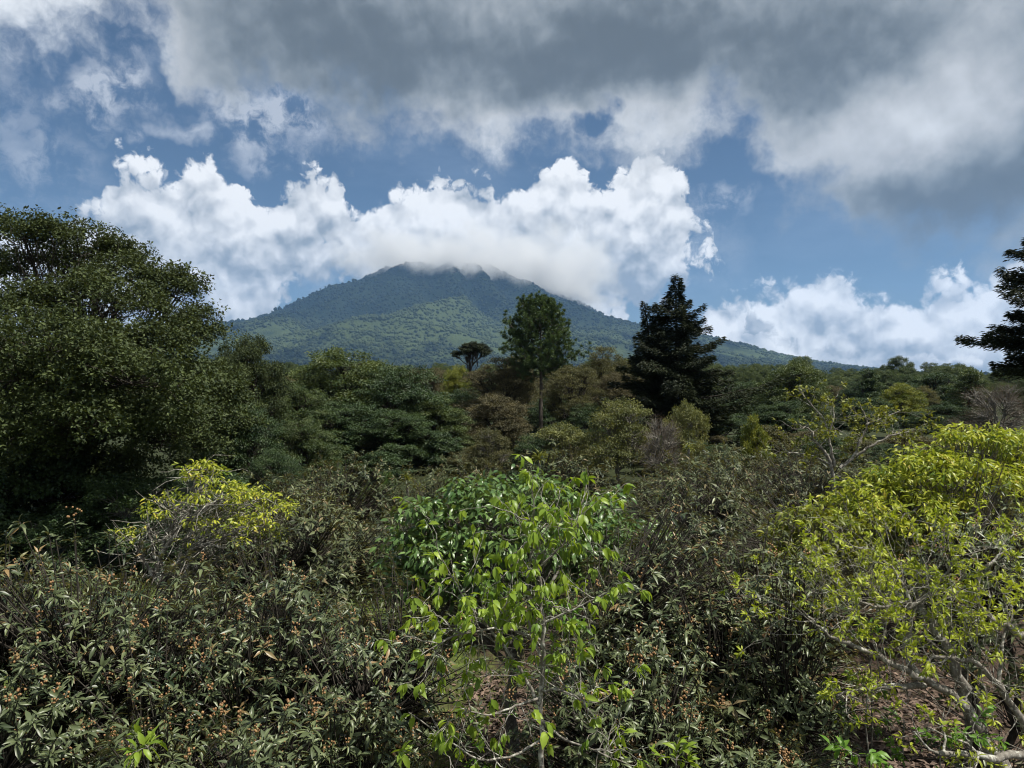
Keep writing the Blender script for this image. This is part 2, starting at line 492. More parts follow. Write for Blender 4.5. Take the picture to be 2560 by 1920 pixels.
def broadleaf(seed, H=10., Rc=5., z0=.35, trunk_h=.4, r0=.28, lobes=10, lobe_r=2.2, clumps=26, per=60, cr=.55, flat=.55, L=.24, W=.13,
              wood='bark', leaf='mid_green', top_bias=.72, droop=.25, twig_r=.02, wig=.07, dome=1.0, cs=.30):
    """spreading tree: crooked trunk, limbs to several lobes, leaf clumps on each lobe's upper shell"""
    rng = np.random.default_rng(seed)
    wood_mb, leaf_mb = MB(), MB()
    th = H * trunk_h
    lean = rng.normal(0, .05 * H, 2)
    trunk = bend((0, 0, -.4), (lean[0], lean[1], th), rng, 7, .03)
    tube(wood_mb, trunk, np.linspace(r0 * 1.2, r0 * .7, 7), 8)
    C = []
    for i in range(lobes):
        u = (i + .5) / lobes
        phi = i * 2.39996 + rng.normal(0, .3)
        lr = lobe_r * rng.uniform(.75, 1.2)
        rad = max(0, (Rc - lr)) * math.sqrt(max(0, 1 - (u ** dome) ** 2)) * rng.uniform(.8, 1.12)
        zc = H * z0 + lr * .5 + (H * (1 - z0) - lr * 1.25) * u * rng.uniform(.9, 1.08)
        c = np.array((math.cos(phi) * rad, math.sin(phi) * rad, zc))
        s = trunk[rng.integers(3, 7)]
        limb = bend(s, c, rng, 7, wig, .06)
        tube(wood_mb, limb, np.linspace(r0 * .45, .035, 7), 6)
        q = nrm(rng.normal(0, 1, (clumps, 3)))
        flip = rng.random(clumps) < top_bias
        q[:, 2] = np.where(flip, np.abs(q[:, 2]), q[:, 2])
        pos = c + q * np.array((lr, lr, lr * .72)) * rng.uniform(.55, 1.05, (clumps, 1))
        for p in pos:
            a = limb[rng.integers(3, 7)]
            tube(wood_mb, bend(a, p, rng, 4, .09), np.linspace(twig_r * 1.6, twig_r * .5, 4), 3)
        C.append(pos)
    C = np.concatenate(C)
    crown_leaves(leaf_mb, rng, C, per, cr, flat, L, W, T_DIAMOND, droop, cs=cs)
    return {'wood': wood_mb.mesh('tree_wood', M[wood]), 'leaf': leaf_mb.mesh('tree_crown', M[leaf], False), 'H': H, 'W': 2 * Rc}


def conifer(seed, H, Rb, zb, n=150, droop=.12, r0=.3, second=None, leaf_l=.30, leaf_w=.10, step=.11, power=.8, left_bias=0.0):
    """dark layered conifer: straight leader, uneven tiers of flat sprays"""
    rng = np.random.default_rng(seed)
    wood, lf = MB(), MB()
    stems = [((0, 0), H, Rb, 1.0, n)]
    if second:
        stems.append(second)
    for (ox, oy), h, rb, k, cnt in stems:
        tube(wood, bend((ox * .2, oy * .2, -.4), (ox, oy, h), rng, 9, .004), np.linspace(r0, .02, 9), 7)
        P_, D_, TT = [], [], []
        lay = 0
        for i in range(cnt):
            t = (i + rng.random()) / cnt
            z = zb + (h - zb) * t
            ph_ = i * 2.39996
            prof = (1 - t) ** power * (1.0 + .16 * math.sin(t * 23 + seed) + .14 * math.sin(t * 41 + ph_ * 2)) + .035
            if t > .80:
                prof *= .62
            prof *= .80 + .35 * min(1.0, t * 5)
            ph = i * 2.39996 + rng.normal(0, .35)
            ln = rb * prof * (rng.uniform(.35, .8) if rng.random() < .45 else rng.uniform(.85, 1.3))
            dirv = np.array((math.cos(ph), math.sin(ph), 0))
            c = np.array((ox * z / h, oy * z / h, z))
            nn = 6
            s = np.linspace(0, 1, nn)
            pts = c + dirv * (s[:, None] * ln)
            pts[:, 2] += ln * (rng.normal(-.02, .12) * s + .20 * s ** 3) - droop * ln * s * (1 - t) + rng.normal(0, .03 * ln, nn) * s
            tube(wood, pts, np.linspace(.03 + .012 * ln, .012, nn), 4)
            m = max(14, int(ln / step * 15))
            u = .12 + .88 * rng.random(m) ** .8
            base = np.stack([np.interp(u, s, pts[:, q]) for q in range(3)], 1)
            side = np.array((-dirv[1], dirv[0], 0))
            wd = .34 * ln * (1 - u * .75) * rng.uniform(-1, 1, m)
            base += side * wd[:, None] + dirv * np.abs(wd)[:, None] * -.12
            base[:, 2] += rng.normal(0, .10, m) - np.abs(wd) * .3 - rng.random(m) ** 2 * .35 + .04
            dd = dirv * .9 + side * (np.sign(wd) * rng.uniform(.1, .9, m))[:, None] + rng.normal(0, .22, (m, 3)) + np.array((0, 0, -.12))
            P_.append(base); D_.append(dd); TT.append(np.full(m, np.clip(rng.normal(.45, .2), 0, 1)))
        P_, D_, TT = np.concatenate(P_), np.concatenate(D_), np.concatenate(TT)
        D, S, U = leaf_frames(D_, np.tile((0, 0, 1.), (len(P_), 1)), rng, .35)
        sc = rng.uniform(.7, 1.3, len(P_))
        add_leaves(lf, T_DIAMOND, P_, D, S, U, leaf_l * sc, leaf_w * sc, np.clip(TT + rng.normal(0, .15, len(P_)), 0, 1))
    return {'wood': wood.mesh('tree_wood', M['bark']), 'leaf': lf.mesh('tree_crown', M['conifer'], False), 'H': H, 'W': 2 * Rb}


def pine_tree(seed, H=15., Rc=4.1, zb=7.2):
    rng = np.random.default_rng(seed)
    wood, lf = MB(), MB()
    tr = bend((0, 0, -.4), (.1, 0, H - .4), rng, 10, .004)
    tube(wood, tr, np.linspace(.27, .04, 10), 8)
    P_, D_, TT = [], [], []
    for i in range(74):
        t = (i + rng.random()) / 74
        z = zb + (H - .5 - zb) * t
        prof = min(1.0, .62 + t * 2.2) * (1 - t) ** .55 + .05
        ln = Rc * prof * rng.uniform(.62, 1.2)
        ph = i * 2.39996 + rng.normal(0, .3)
        dv = np.array((math.cos(ph), math.sin(ph), 0))
        c = np.array((np.interp(z, tr[:, 2], tr[:, 0]), np.interp(z, tr[:, 2], tr[:, 1]), z))
        s = np.linspace(0, 1, 7)
        pts = c + dv * (s[:, None] * ln)
        pts[:, 2] += ln * (.10 * s + (.25 + .25 * t) * s ** 2) + rng.normal(0, .03, 7) * s * ln
        tube(wood, pts, np.linspace(.05, .014, 7), 4)
        for k in range(int(10 + ln * 5)):
            u = rng.uniform(.25, 1) if k else 1.0
            b = np.array([np.interp(u, s, pts[:, q]) for q in range(3)])
            tip = b + nrm(dv * .6 + rng.normal(0, .6, 3) + np.array((0, 0, .5))) * rng.uniform(.25, .75)
            tube(wood, np.stack((b, (b + tip) / 2 - (0, 0, .03), tip)), (.014, .010, .006), 3)
            nn = 34
            q = nrm(rng.normal(0, 1, (nn, 3)) + nrm(tip - b) * .9)
            P_.append(np.tile(tip, (nn, 1)) - q * .03); D_.append(q + np.array((0, 0, -.12)))
            TT.append(np.clip(np.full(nn, rng.normal(.5, .3)) + rng.normal(0, .12, nn), 0, 1))
    P_, D_, TT = np.concatenate(P_), np.concatenate(D_), np.concatenate(TT)
    D, S, U = leaf_frames(D_, np.tile((0, 0, 1.), (len(P_), 1)), rng, .6)
    add_leaves(lf, T_DIAMOND, P_, D, S, U, rng.uniform(.26, .42, len(P_)), .036, TT)
    return {'wood': wood.mesh('tree_wood', M['bark_pine']), 'leaf': lf.mesh('tree_crown', M['pine'], False), 'H': H, 'W': 2 * Rc}


def branchy(rng, wood, p, d, ln, r, depth, out, spread=.6, up=.15, kids=(2, 4), shrink=.62, wig=.10, rmin=.004, sides=6):
    """recursive bare branching; twig ends are collected in out as (point, direction)"""
    d = nrm(d)
    end = p + d * ln
    n = 5
    pts = bend(p, end, rng, n, wig)
    r1 = max(rmin, r * .55)
    tube(wood, pts, np.linspace(r, r1, n), max(3, sides))
    if depth == 0:
        out.append((pts[-1], nrm(pts[-1] - pts[-2])))
        return
    for k in range(rng.integers(kids[0], kids[1] + 1)):
        t = rng.uniform(.45, 1.0) if k else 1.0
        i = min(n - 1, int(t * (n - 1) + .5))
        nd = nrm(d + rng.normal(0, spread, 3) + np.array((0, 0, up)))
        branchy(rng, wood, pts[i], nd, ln * shrink * rng.uniform(.7, 1.25), r1 * rng.uniform(.7, .95), depth - 1, out, spread, up, kids, shrink, wig, rmin, max(3, sides - 1))


# ------------------------------------------------------------------ leaves as parts
LEAF_MESH = {}


def leaf_mesh(kind, mat, tpl=T_LEAF, wl=.32):
    """a few single-leaf meshes, one metre long, shared by every leaf of a plant"""
    if (kind, mat) not in LEAF_MESH:
        r = np.random.default_rng(len(LEAF_MESH) + 77)
        out = []
        for k in range(5):
            mb = MB()
            tv = tpl[0].copy()
            tv[:, 1] *= wl * r.uniform(.85, 1.15)
            tv[:, 2] *= r.uniform(.6, 1.7)
            mb.add(tv, tpl[1], r.uniform(.15, .9))
            out.append(mb.mesh(kind, M[mat]))
        LEAF_MESH[(kind, mat)] = out
    return LEAF_MESH[(kind, mat)]


def in_view_score(P):
    """small for points near the camera and inside the picture"""
    y = np.maximum(P[:, 1], .1)
    px = 1280 + P[:, 0] / y * F_PX
    py = HORIZON - (P[:, 2] - CAM_Z) / y * F_PX
    out = (px < 10) | (px > 2550) | (py < 10) | (py > 1910)
    return np.linalg.norm(P - np.array((0, 0, CAM_Z)), axis=1) + out * 100.0


def plant_leaves(root, leaves, kind, mat, limit=300, wl=.32, tpl=T_LEAF, rest_name='foliage', name='leaf'):
    """leaves = dict of arrays in world space; the nearest ones in view become single leaf objects, the rest one part"""
    P, D, S, U, L, T = (leaves[k] for k in 'PDSULT')
    order = np.argsort(in_view_score(P))
    near, rest = order[:limit], order[limit:]
    ms = leaf_mesh(kind, mat, tpl, wl)
    org = np.array(root.location)
    for j, i in enumerate(near):
        o = bpy.data.objects.new(name, ms[(j * 7 + int(T[i] * 50)) % len(ms)])
        mx = np.eye(4)
        mx[:3, 0], mx[:3, 1], mx[:3, 2] = D[i] * L[i], S[i] * L[i], U[i] * L[i]
        mx[:3, 3] = P[i] - org
        o.matrix_basis = Matrix(mx.tolist())
        COL.objects.link(o)
        o.parent = root
    if len(rest):
        mb = MB()
        tpl = T_LEAF if wl > .3 or limit == 0 else T_MID
        add_leaves(mb, tpl, P[rest] - org, D[rest], S[rest], U[rest], L[rest], L[rest] * wl, T[rest])
        ob(rest_name, mb.mesh(rest_name, M[mat]), root, 'stuff')


def cat_leaves(lst):
    return {k: np.concatenate([a[k] for a in lst]) for k in 'PDSULT'}


def leaf_set(rng, P, D, L, tint, roll=.4, ups=None):
    D, S, U = leaf_frames(np.asarray(D), np.tile((0, 0, 1.), (len(P), 1)) if ups is None else ups, rng, roll)
    return {'P': np.asarray(P), 'D': D, 'S': S, 'U': U, 'L': np.asarray(L), 'T': np.clip(tint, 0, 1)}


# ------------------------------------------------------------------ the setting: ground, mountain
def hash_noise(seed, n=64):
    r = np.random.default_rng(seed)
    g = r.random((n, n))

    def f(x, y):
        xi, yi = np.floor(x).astype(int), np.floor(y).astype(int)
        fx, fy = x - xi, y - yi
        fx, fy = fx * fx * (3 - 2 * fx), fy * fy * (3 - 2 * fy)
        a, b = g[xi % n, yi % n], g[(xi + 1) % n, yi % n]
        c, d = g[xi % n, (yi + 1) % n], g[(xi + 1) % n, (yi + 1) % n]
        return (a * (1 - fx) + b * fx) * (1 - fy) + (c * (1 - fx) + d * fx) * fy
    return f


HN = [hash_noise(s) for s in range(5)]


def fbm(x, y, o=5):
    v, a = 0, .5
    for i in range(o):
        v = v + a * (HN[i % 5](x * 2 ** i, y * 2 ** i) - .5)
        a *= .5
    return v


PEAK = (at_x(1117, 9500), 9500.0)
PROF_R = np.array((0, 300, 790, 1190, 1590, 2080, 2580, 3650, 4650, 5700, 7500, 60000))
PROF_H = np.array((1490, 1485, 1425, 1235, 1035, 805, 605, 365, 160, 30, 0, 0))


def ground_z(x, y):
    """height of the terrain: flat orchard, slow rise, cone of the volcano with gullies"""
    x, y = np.asarray(x, float), np.asarray(y, float)
    dx, dy = x - PEAK[0], y - PEAK[1]
    r = np.hypot(dx, dy)
    a = np.arctan2(dx, -dy)
    h = np.interp(r, PROF_R, PROF_H)
    env = np.clip(h / 500, 0, 1) * np.clip(r / 1700, 0.12, 1)
    wob = fbm(a * 2.0 + 7, r / 2600., 2) * 1.2
    gul = np.abs(((a + wob * .35) * 6.5 / math.pi + fbm(x / 900., y / 900., 3) * 1.6) % 1 - .5) * 2 - .5
    h = h + env * (gul * 240 + fbm(x / 700. + 3, y / 700., 5) * 150)
    # a broad shoulder ridge on the near face
    h = h + 95 * np.exp(-((a - .10) / .35) ** 2 - ((r - 2900) / 800.) ** 2) - 70 * np.exp(-((a - .28) / .2) ** 2 - ((r - 2200) / 700.) ** 2)
    rise = np.clip((np.hypot(x, y) - 150) / 3000., 0, 1)
    return np.maximum(h, 0) + 26 * rise ** 1.3 * (1 + fbm(x / 500., y / 500., 3))


def grid_mesh(name, xs, ys, mat, smooth=True, zoff=0.0):
    X, Y = np.meshgrid(xs, ys)
    Z = ground_z(X, Y) + zoff
    v = np.stack((X, Y, Z), -1).reshape(-1, 3)
    nx, ny = len(xs), len(ys)
    i = (np.arange(ny - 1)[:, None] * nx + np.arange(nx - 1)[None]).ravel()
    mb = MB()
    mb.add(v, np.stack((i, i + 1, i + nx + 1, i + nx), 1))
    return mb.mesh(name, mat, smooth)


def ground_mat():
    m, N = mat_base('orchard_ground')
    co = N.n('ShaderNodeNewGeometry').outputs['Position']
    n1, n2, n3 = N.noise(co, .35, 4, .6), N.noise(co, 3.5, 5, .65), N.noise(co, 22., 4, .7)
    soil = N.mix(N.step(n3, .3, .7), (0.030, 0.021, 0.016, 1), (0.085, 0.058, 0.043, 1))
    green = N.mix(N.step(n2, .3, .7), (0.045, 0.07, 0.016, 1), (0.13, 0.17, 0.04, 1))
    x = N.n('ShaderNodeSeparateXYZ', {0: co}).outputs[0]
    g = N.m('ADD', N.step(N.m('ADD', x, N.m('MULTIPLY', n1, 8.0)), 4.5, 1.0), N.m('MULTIPLY', N.m('SUBTRACT', n2, .55), 2.2), clamp=True)
    bmp = N.n('ShaderNodeBump', {'Strength': .8, 'Distance': .05, 'Height': n3})
    yy = N.n('ShaderNodeSeparateXYZ', {0: co}).outputs[1]
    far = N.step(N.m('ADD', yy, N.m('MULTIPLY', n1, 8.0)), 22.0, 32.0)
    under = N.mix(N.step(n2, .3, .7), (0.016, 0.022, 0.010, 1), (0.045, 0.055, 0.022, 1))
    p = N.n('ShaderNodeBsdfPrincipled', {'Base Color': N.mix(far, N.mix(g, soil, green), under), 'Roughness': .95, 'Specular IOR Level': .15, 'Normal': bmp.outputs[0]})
    o = N.n('ShaderNodeOutputMaterial')
    N.l.new(p.outputs[0], o.inputs['Surface'])
    return m


def slope_colour(N, co, rnd=None):
    """wooded slopes: dark forest, paler coffee groves and fields lower down"""
    n1 = N.noise(co, .0011, 4, .55)
    n2 = N.noise(co, .0045, 4, .6)
    z = N.n('ShaderNodeSeparateXYZ', {0: co}).outputs[2]
    low = N.m('MULTIPLY', N.step(z, 800., 420.), N.step(z, 60., 260.))
    k = N.m('MULTIPLY', N.step(N.m('ADD', N.m('MULTIPLY', n1, .55), N.m('MULTIPLY', n2, .45)), .40, .58), N.m('ADD', .15, N.m('MULTIPLY', low, .85)))
    hill = N.vm('LENGTH', N.vm('MULTIPLY', N.vm('SUBTRACT', co, (PEAK[0] + 380, PEAK[1] - 2950, 0)), (1 / 1250., 1 / 1100., 0)))
    k = N.m('MAXIMUM', N.m('MULTIPLY', k, .8), N.m('MULTIPLY', N.step(N.m('ADD', hill, N.m('MULTIPLY', n2, .8)), 1.5, 1.0), .75))
    if rnd is not None:
        k = N.m('ADD', k, N.m('MULTIPLY', N.m('SUBTRACT', rnd, .5), .6), clamp=True)
    return N.mix(k, (0.010, 0.017, 0.013, 1), (0.070, 0.092, 0.040, 1))


def mountain_mat():
    m, N = mat_base('wooded_slope')
    co = N.n('ShaderNodeNewGeometry').outputs['Position']
    n = N.noise(co, .05, 3, .6)
    b = N.n('ShaderNodeBump', {'Strength': 1.0, 'Distance': 14.0, 'Height': n})
    p = N.n('ShaderNodeBsdfPrincipled', {'Base Color': slope_colour(N, co, n), 'Roughness': 1.0, 'Specular IOR Level': 0.0, 'Normal': b.outputs[0]})
    o = N.n('ShaderNodeOutputMaterial')
    N.l.new(p.outputs[0], o.inputs['Surface'])
    return m


def canopy_mat():
    m, N = mat_base('far_canopy')
    co = N.n('ShaderNodeNewGeometry').outputs['Position']
    rnd = N.n('ShaderNodeObjectInfo').outputs['Random']
    n = N.noise(co, .25, 3, .7)
    b = N.n('ShaderNodeBump', {'Strength': 1.0, 'Distance': 3.0, 'Height': n})
    p = N.n('ShaderNodeBsdfPrincipled', {'Base Color': slope_colour(N, co, rnd), 'Roughness': .9, 'Specular IOR Level': 0.1, 'Normal': b.outputs[0]})
    o = N.n('ShaderNodeOutputMaterial')
    N.l.new(p.outputs[0], o.inputs['Surface'])
    return m


g1 = np.concatenate((-np.geomspace(14000, 45, 45), np.linspace(-40, 40, 81), np.geomspace(45, 14000, 45)))
g2 = np.concatenate((np.linspace(-40, 60, 101), np.geomspace(64, 2950, 60)))
ground = ob('ground', grid_mesh('ground', g1, g2, ground_mat()), kind='structure')
mountain = ob('mountain', grid_mesh('mountain', np.concatenate((np.geomspace(-14000, -9200, 8), np.arange(-9000, 9001, 55), np.geomspace(9200, 14000, 8))),
                                    np.concatenate((np.arange(2950, 10600, 50), np.geomspace(10700, 16000, 10))), mountain_mat()), kind='structure')


def instancer(name, label, pts, scl, sources):
    """one mass of far trees: points that carry copies of a crown (geometry nodes)"""
    me = bpy.data.meshes.new(name)
    me.vertices.add(len(pts)); me.vertices.foreach_set('co', np.asarray(pts, np.float32).ravel())
    a = me.attributes.new('size', 'FLOAT_VECTOR', 'POINT'); a.data.foreach_set('vector', np.asarray(scl, np.float32).ravel())
    r = np.random.default_rng(3).random(len(pts)) * 6.283
    a = me.attributes.new('turn', 'FLOAT_VECTOR', 'POINT'); a.data.foreach_set('vector', np.stack((r * 0, r * 0, r), 1).astype(np.float32).ravel())
    o = ob(name, me, kind='stuff')
    o['label'] = label
    g = bpy.data.node_groups.new(name, 'GeometryNodeTree')
    g.interface.new_socket('Geometry', in_out='INPUT', socket_type='NodeSocketGeometry')
    g.interface.new_socket('Geometry', in_out='OUTPUT', socket_type='NodeSocketGeometry')
    gi, go = g.nodes.new('NodeGroupInput'), g.nodes.new('NodeGroupOutput')
    ip = g.nodes.new('GeometryNodeInstanceOnPoints')
    for nm, sock in (('size', 'Scale'), ('turn', 'Rotation')):
        na = g.nodes.new('GeometryNodeInputNamedAttribute'); na.data_type = 'FLOAT_VECTOR'; na.inputs['Name'].default_value = nm
        g.links.new(na.outputs['Attribute'], ip.inputs[sock])
    if sources is None:
        ico = g.nodes.new('GeometryNodeMeshIcoSphere'); ico.inputs['Subdivisions'].default_value = 3; ico.inputs['Radius'].default_value = 1.0
        ns = g.nodes.new('ShaderNodeTexNoise'); ns.inputs['Scale'].default_value = 1.6; ns.inputs['Detail'].default_value = 3.0; ns.inputs['Roughness'].default_value = .7
        vm = g.nodes.new('ShaderNodeVectorMath'); vm.operation = 'MULTIPLY_ADD'; vm.inputs[1].default_value = (1.5, 1.5, 1.5); vm.inputs[2].default_value = (-.75, -.75, -.75)
        sp = g.nodes.new('GeometryNodeSetPosition'); sm = g.nodes.new('GeometryNodeSetMaterial'); sm.inputs['Material'].default_value = M['canopy']
        g.links.new(ns.outputs['Color'], vm.inputs[0]); g.links.new(vm.outputs[0], sp.inputs['Offset'])
        g.links.new(ico.outputs['Mesh'], sp.inputs['Geometry']); g.links.new(sp.outputs[0], sm.inputs['Geometry']); g.links.new(sm.outputs[0], ip.inputs['Instance'])
    else:
        jn = g.nodes.new('GeometryNodeGeometryToInstance')
        for s in sources:
            oi = g.nodes.new('GeometryNodeObjectInfo'); oi.inputs['Object'].default_value = s; oi.transform_space = 'ORIGINAL'
            g.links.new(oi.outputs['Geometry'], jn.inputs[0])
        g.links.new(jn.outputs[0], ip.inputs['Instance'])
        ip.inputs['Pick Instance'].default_value = True
    g.links.new(gi.outputs[0], ip.inputs['Points'])
    g.links.new(ip.outputs[0], go.inputs[0])
    md = o.modifiers.new('scatter', 'NODES')
    md.node_group = g
    return o


M['canopy'] = canopy_mat()
rg = np.random.default_rng(11)


def mountain_forest():
    n = 120000
    r = 6600 * np.sqrt(rg.random(n)); a = rg.uniform(-math.pi, math.pi, n)
    x, y = PEAK[0] + r * np.sin(a), PEAK[1] - r * np.cos(a)
    px = 1280 + x / np.maximum(y, 1) * F_PX
    keep = (y > 2700) & (y < PEAK[1] + 500) & (px > 300) & (px < 2700)
    # open fields on the lower slope are left bare
    keep &= ~((fbm(x / 420. + 9, y / 420., 4) > .17) & (r > 3300))
    x, y = x[keep], y[keep]
    z = ground_z(x, y)
    s = rg.uniform(7, 15, len(x)) * np.where(rg.random(len(x)) < .08, 1.5, 1)
    instancer('mountain_forest', 'hazy woods covering the slopes of the volcano', np.stack((x, y, z + s * .35), 1),
              np.stack((s, s, s * rg.uniform(.75, 1.25, len(x))), 1), None)


mountain_forest()


# ------------------------------------------------------------------ tree kinds
V = {}
V['dome_a'] = broadleaf(1, 10, 5.2, .13, .38, .30, 17, 1.9, 28, 92, .55, .5, .175, .095)
V['dome_b'] = broadleaf(2, 10, 5.0, .12, .40, .26, 19, 1.7, 26, 90, .52, .55, .17, .09)
V['dome_c'] = broadleaf(3, 9, 5.4, .12, .36, .28, 16, 2.0, 28, 96, .60, .40, .18, .09)
V['feather_a'] = broadleaf(4, 10, 4.6, .26, .42, .22, 16, 1.7, 30, 84, .50, .30, .14, .062, droop=.1, twig_r=.018, cs=.15)
V['feather_b'] = broadleaf(5, 9, 4.8, .24, .40, .22, 16, 1.7, 30, 82, .52, .28, .14, .062, droop=.1, twig_r=.018, cs=.15)
V['bush_a'] = broadleaf(6, 5, 3.0, .10, .30, .14, 10, 1.3, 26, 60, .36, .6, .16, .075, wood='bark_grey', top_bias=.6)
V['bush_b'] = broadleaf(7, 5, 2.8, .08, .25, .12, 11, 1.2, 26, 58, .36, .5, .15, .06, wood='bark_grey', top_bias=.6)
V['slim'] = broadleaf(8, 10, 2.3, .22, .75, .18, 13, 1.1, 24, 56, .42, .6, .21, .11, dome=1.6)
V['umbrella'] = broadleaf(9, 11.7, 2.3, .83, .84, .12, 13, .62, 22, 52, .30, .35, .15, .08, wig=.1)
V['twiggy'] = broadleaf(10, 5, 3.0, .12, .40, .12, 14, 1.2, 40, 14, .5, .7, .10, .022, wood='bark_grey', top_bias=.6, twig_r=.02)
V['shrub'] = broadleaf(12, 4, 2.6, .08, .25, .12, 10, 1.2, 24, 60, .34, .5, .17, .09, top_bias=.7)
V['pine'] = pine_tree(21)
V['cypress'] = conifer(22, 15.8, 5.1, 2.0, 170, second=((-2.3, .3), 13.6, 3.6, .8, 110), power=.95)
V['cypress_edge'] = conifer(27, 18.5, 4.6, 8.6, 190, droop=.35, power=.42, step=.085)


def tree(kind, px, top, wpx, depth, name, label, cat='tree', leaf=None, wood=None, group=None, rot=None, sx=1.0):
    """stand a tree of a kind on the ground so that its crown spans what the photograph shows"""
    v = V[kind]
    x = at_x(px, depth)
    z0 = float(ground_z(x, depth))
    h = CAM_Z + (HORIZON - top) / F_PX * depth - z0
    w = wpx / F_PX * depth
    root = empty(name, (x, depth, z0), label, cat, group)
    s, sz = w / v['W'], h / v['H']
    rz = rot if rot is not None else random.Random(label + str(px)).random() * 6.28
    for nm, me, m in (('trunk', v['wood'], wood), ('crown', v['leaf'], leaf)):
        o = ob(nm, me, root)
        o.scale = (s, s, sz)
        o.rotation_euler = (0, 0, rz)
        if m:
            o.material_slots[0].link = 'OBJECT'
            o.material_slots[0].material = M[m]
    return root


# the big spreading tree at the left edge: lobes set where its crown shows
def big_oak():
    rng = np.random.default_rng(31)
    dep = 32.0
    base = np.array((at_x(165, dep), dep, 0))
    root = empty('oak_tree', tuple(base), 'huge dark spreading tree at the left edge, tallest crown against the white cloud', 'tree')
    wood, lf = MB(), MB()
    trunk = bend(base + (0, 0, -.4), at(175, 1090, dep), rng, 6, .02)
    trunk[0] = base + (0, 0, -.4)
    tube(wood, trunk - base, np.linspace(.62, .48, 6), 10)
    # lobe: px, py, depth offset, radius px wide, radius px high
    L = [(60, 600, 0, 150, 75), (190, 610, 1.5, 130, 70), (330, 700, 0, 130, 75), (440, 745, .5, 90, 95), (480, 830, -1, 75, 90), (240, 770, -3, 170, 90),
         (60, 800, -3.5, 150, 100), (380, 880, -3, 130, 90), (170, 950, -4, 170, 110), (330, 1020, -4, 150, 100), (20, 1000, -3, 130, 110), (480, 960, 1, 110, 90),
         (-90, 700, 0, 150, 120), (120, 690, 3, 160, 100), (560, 1010, -1, 90, 80), (430, 1120, -3, 130, 90), (80, 1150, -4, 150, 100), (260, 1190, -2, 160, 90),
         (300, 640, 3, 90, 50), (20, 900, 3, 140, 110), (300, 900, 3, 160, 110),
         (120, 880, -8, 190, 100), (330, 960, -8, 170, 90), (-60, 940, -8, 160, 110), (190, 1060, -8, 180, 80), (420, 1040, -6, 110, 80), (20, 1090, -7, 150, 80), (540, 1060, 2, 110, 80)]
    C = []
    for (px, py, dd, rx, ry) in L:
        rx, ry = rx * .86, ry * .88
        c = at(px, py, dep + dd)
        k = dep / F_PX
        s = trunk[rng.integers(3, 6)]
        mid = s + (c - s) * .5 + np.array((0, 0, .6))
        limb = np.concatenate((bend(s, mid, rng, 5, .06), bend(mid, c, rng, 5, .08)[1:]))
        tube(wood, limb - base, np.linspace(.22, .04, 9), 6)
        n = int(20 + rx * ry / 300)
        q = nrm(rng.normal(0, 1, (n, 3)))
        q[:, 2] = np.where(rng.random(n) < .80, np.abs(q[:, 2]), q[:, 2])
        p = c + q * np.array((rx * k, rx * k * .9, ry * k * .9)) * rng.uniform(.6, 1.06, (n, 1))
        for e in p:
            tube(wood, bend(limb[rng.integers(4, 9)], e, rng, 5, .09) - base, np.linspace(.028, .008, 5), 3)
        C.append(p)
    C = np.concatenate(C) - base
    # each clump breaks into little leaf stars at twig ends
    sub = (C[:, None, :] + rng.normal(0, 1, (len(C), 13, 3)) * np.array((.33, .33, .17))).reshape(-1, 3)
    crown_leaves(lf, rng, sub, 9, .14, .8, .145, .084, T_DIAMOND, .1, cs=.26, spread=1.6)
    ob('trunk', wood.mesh('tree_wood', M['bark']), root)
    ob('crown', lf.mesh('tree_crown', M['oak'], False), root)


big_oak()

T = tree
# left edge of the wood, in the big tree's shade
T('dome_b', 622, 828, 250, 44, 'broadleaf_tree', 'dark leafy tree at the right shoulder of the huge left tree', leaf='oak')
T('dome_c', 600, 1000, 300, 36, 'broadleaf_tree', 'grey-green low tree under the huge left tree, left of the fine green one', leaf='dark_green')
T('dome_a', 760, 1040, 230, 38, 'broadleaf_tree', 'fine-leaved fresh green low tree above the left lime-green treetop', leaf='mid_green')
T('dome_c', 690, 1120, 200, 30, 'broadleaf_tree', 'shaded green bush behind the left lime-green treetop', cat='bush', leaf='dark_green')
T('shrub', 60, 1110, 420, 27, 'broadleaf_tree', 'dark shaded bush at the left edge beneath the huge tree', cat='bush', leaf='dark_green')
T('bush_a', 330, 1160, 380, 26, 'broadleaf_tree', 'dark shaded bush behind the left loquat rows under the huge tree', cat='bush', leaf='dark_green')
T('bush_a', 150, 1260, 330, 24.5, 'broadleaf_tree', 'dark shaded shrub behind the front loquats nearest the left edge', cat='shrub', leaf='dark_green')
T('shrub', -60, 1300, 300, 24, 'broadleaf_tree', 'dark shaded shrub cut by the left edge above the loquats', cat='shrub', leaf='dark_green')
T('shrub', 420, 1290, 280, 24, 'broadleaf_tree', 'dark shaded shrub behind the bare limbs of the left lime-green tree', cat='shrub', leaf='dark_green')
T('dome_a', 230, 1120, 300, 30, 'broadleaf_tree', 'dark leafy growth around the trunk of the huge left tree', cat='shrub', leaf='dark_green')
T('shrub', 560, 1190, 260, 25, 'broadleaf_tree', 'dark low bush right behind the left lime-green treetop', cat='bush', leaf='dark_green')
T('dome_c', 545, 885, 270, 41, 'broadleaf_tree', 'leafy dark tree joining the huge left tree to its shoulder', leaf='oak')
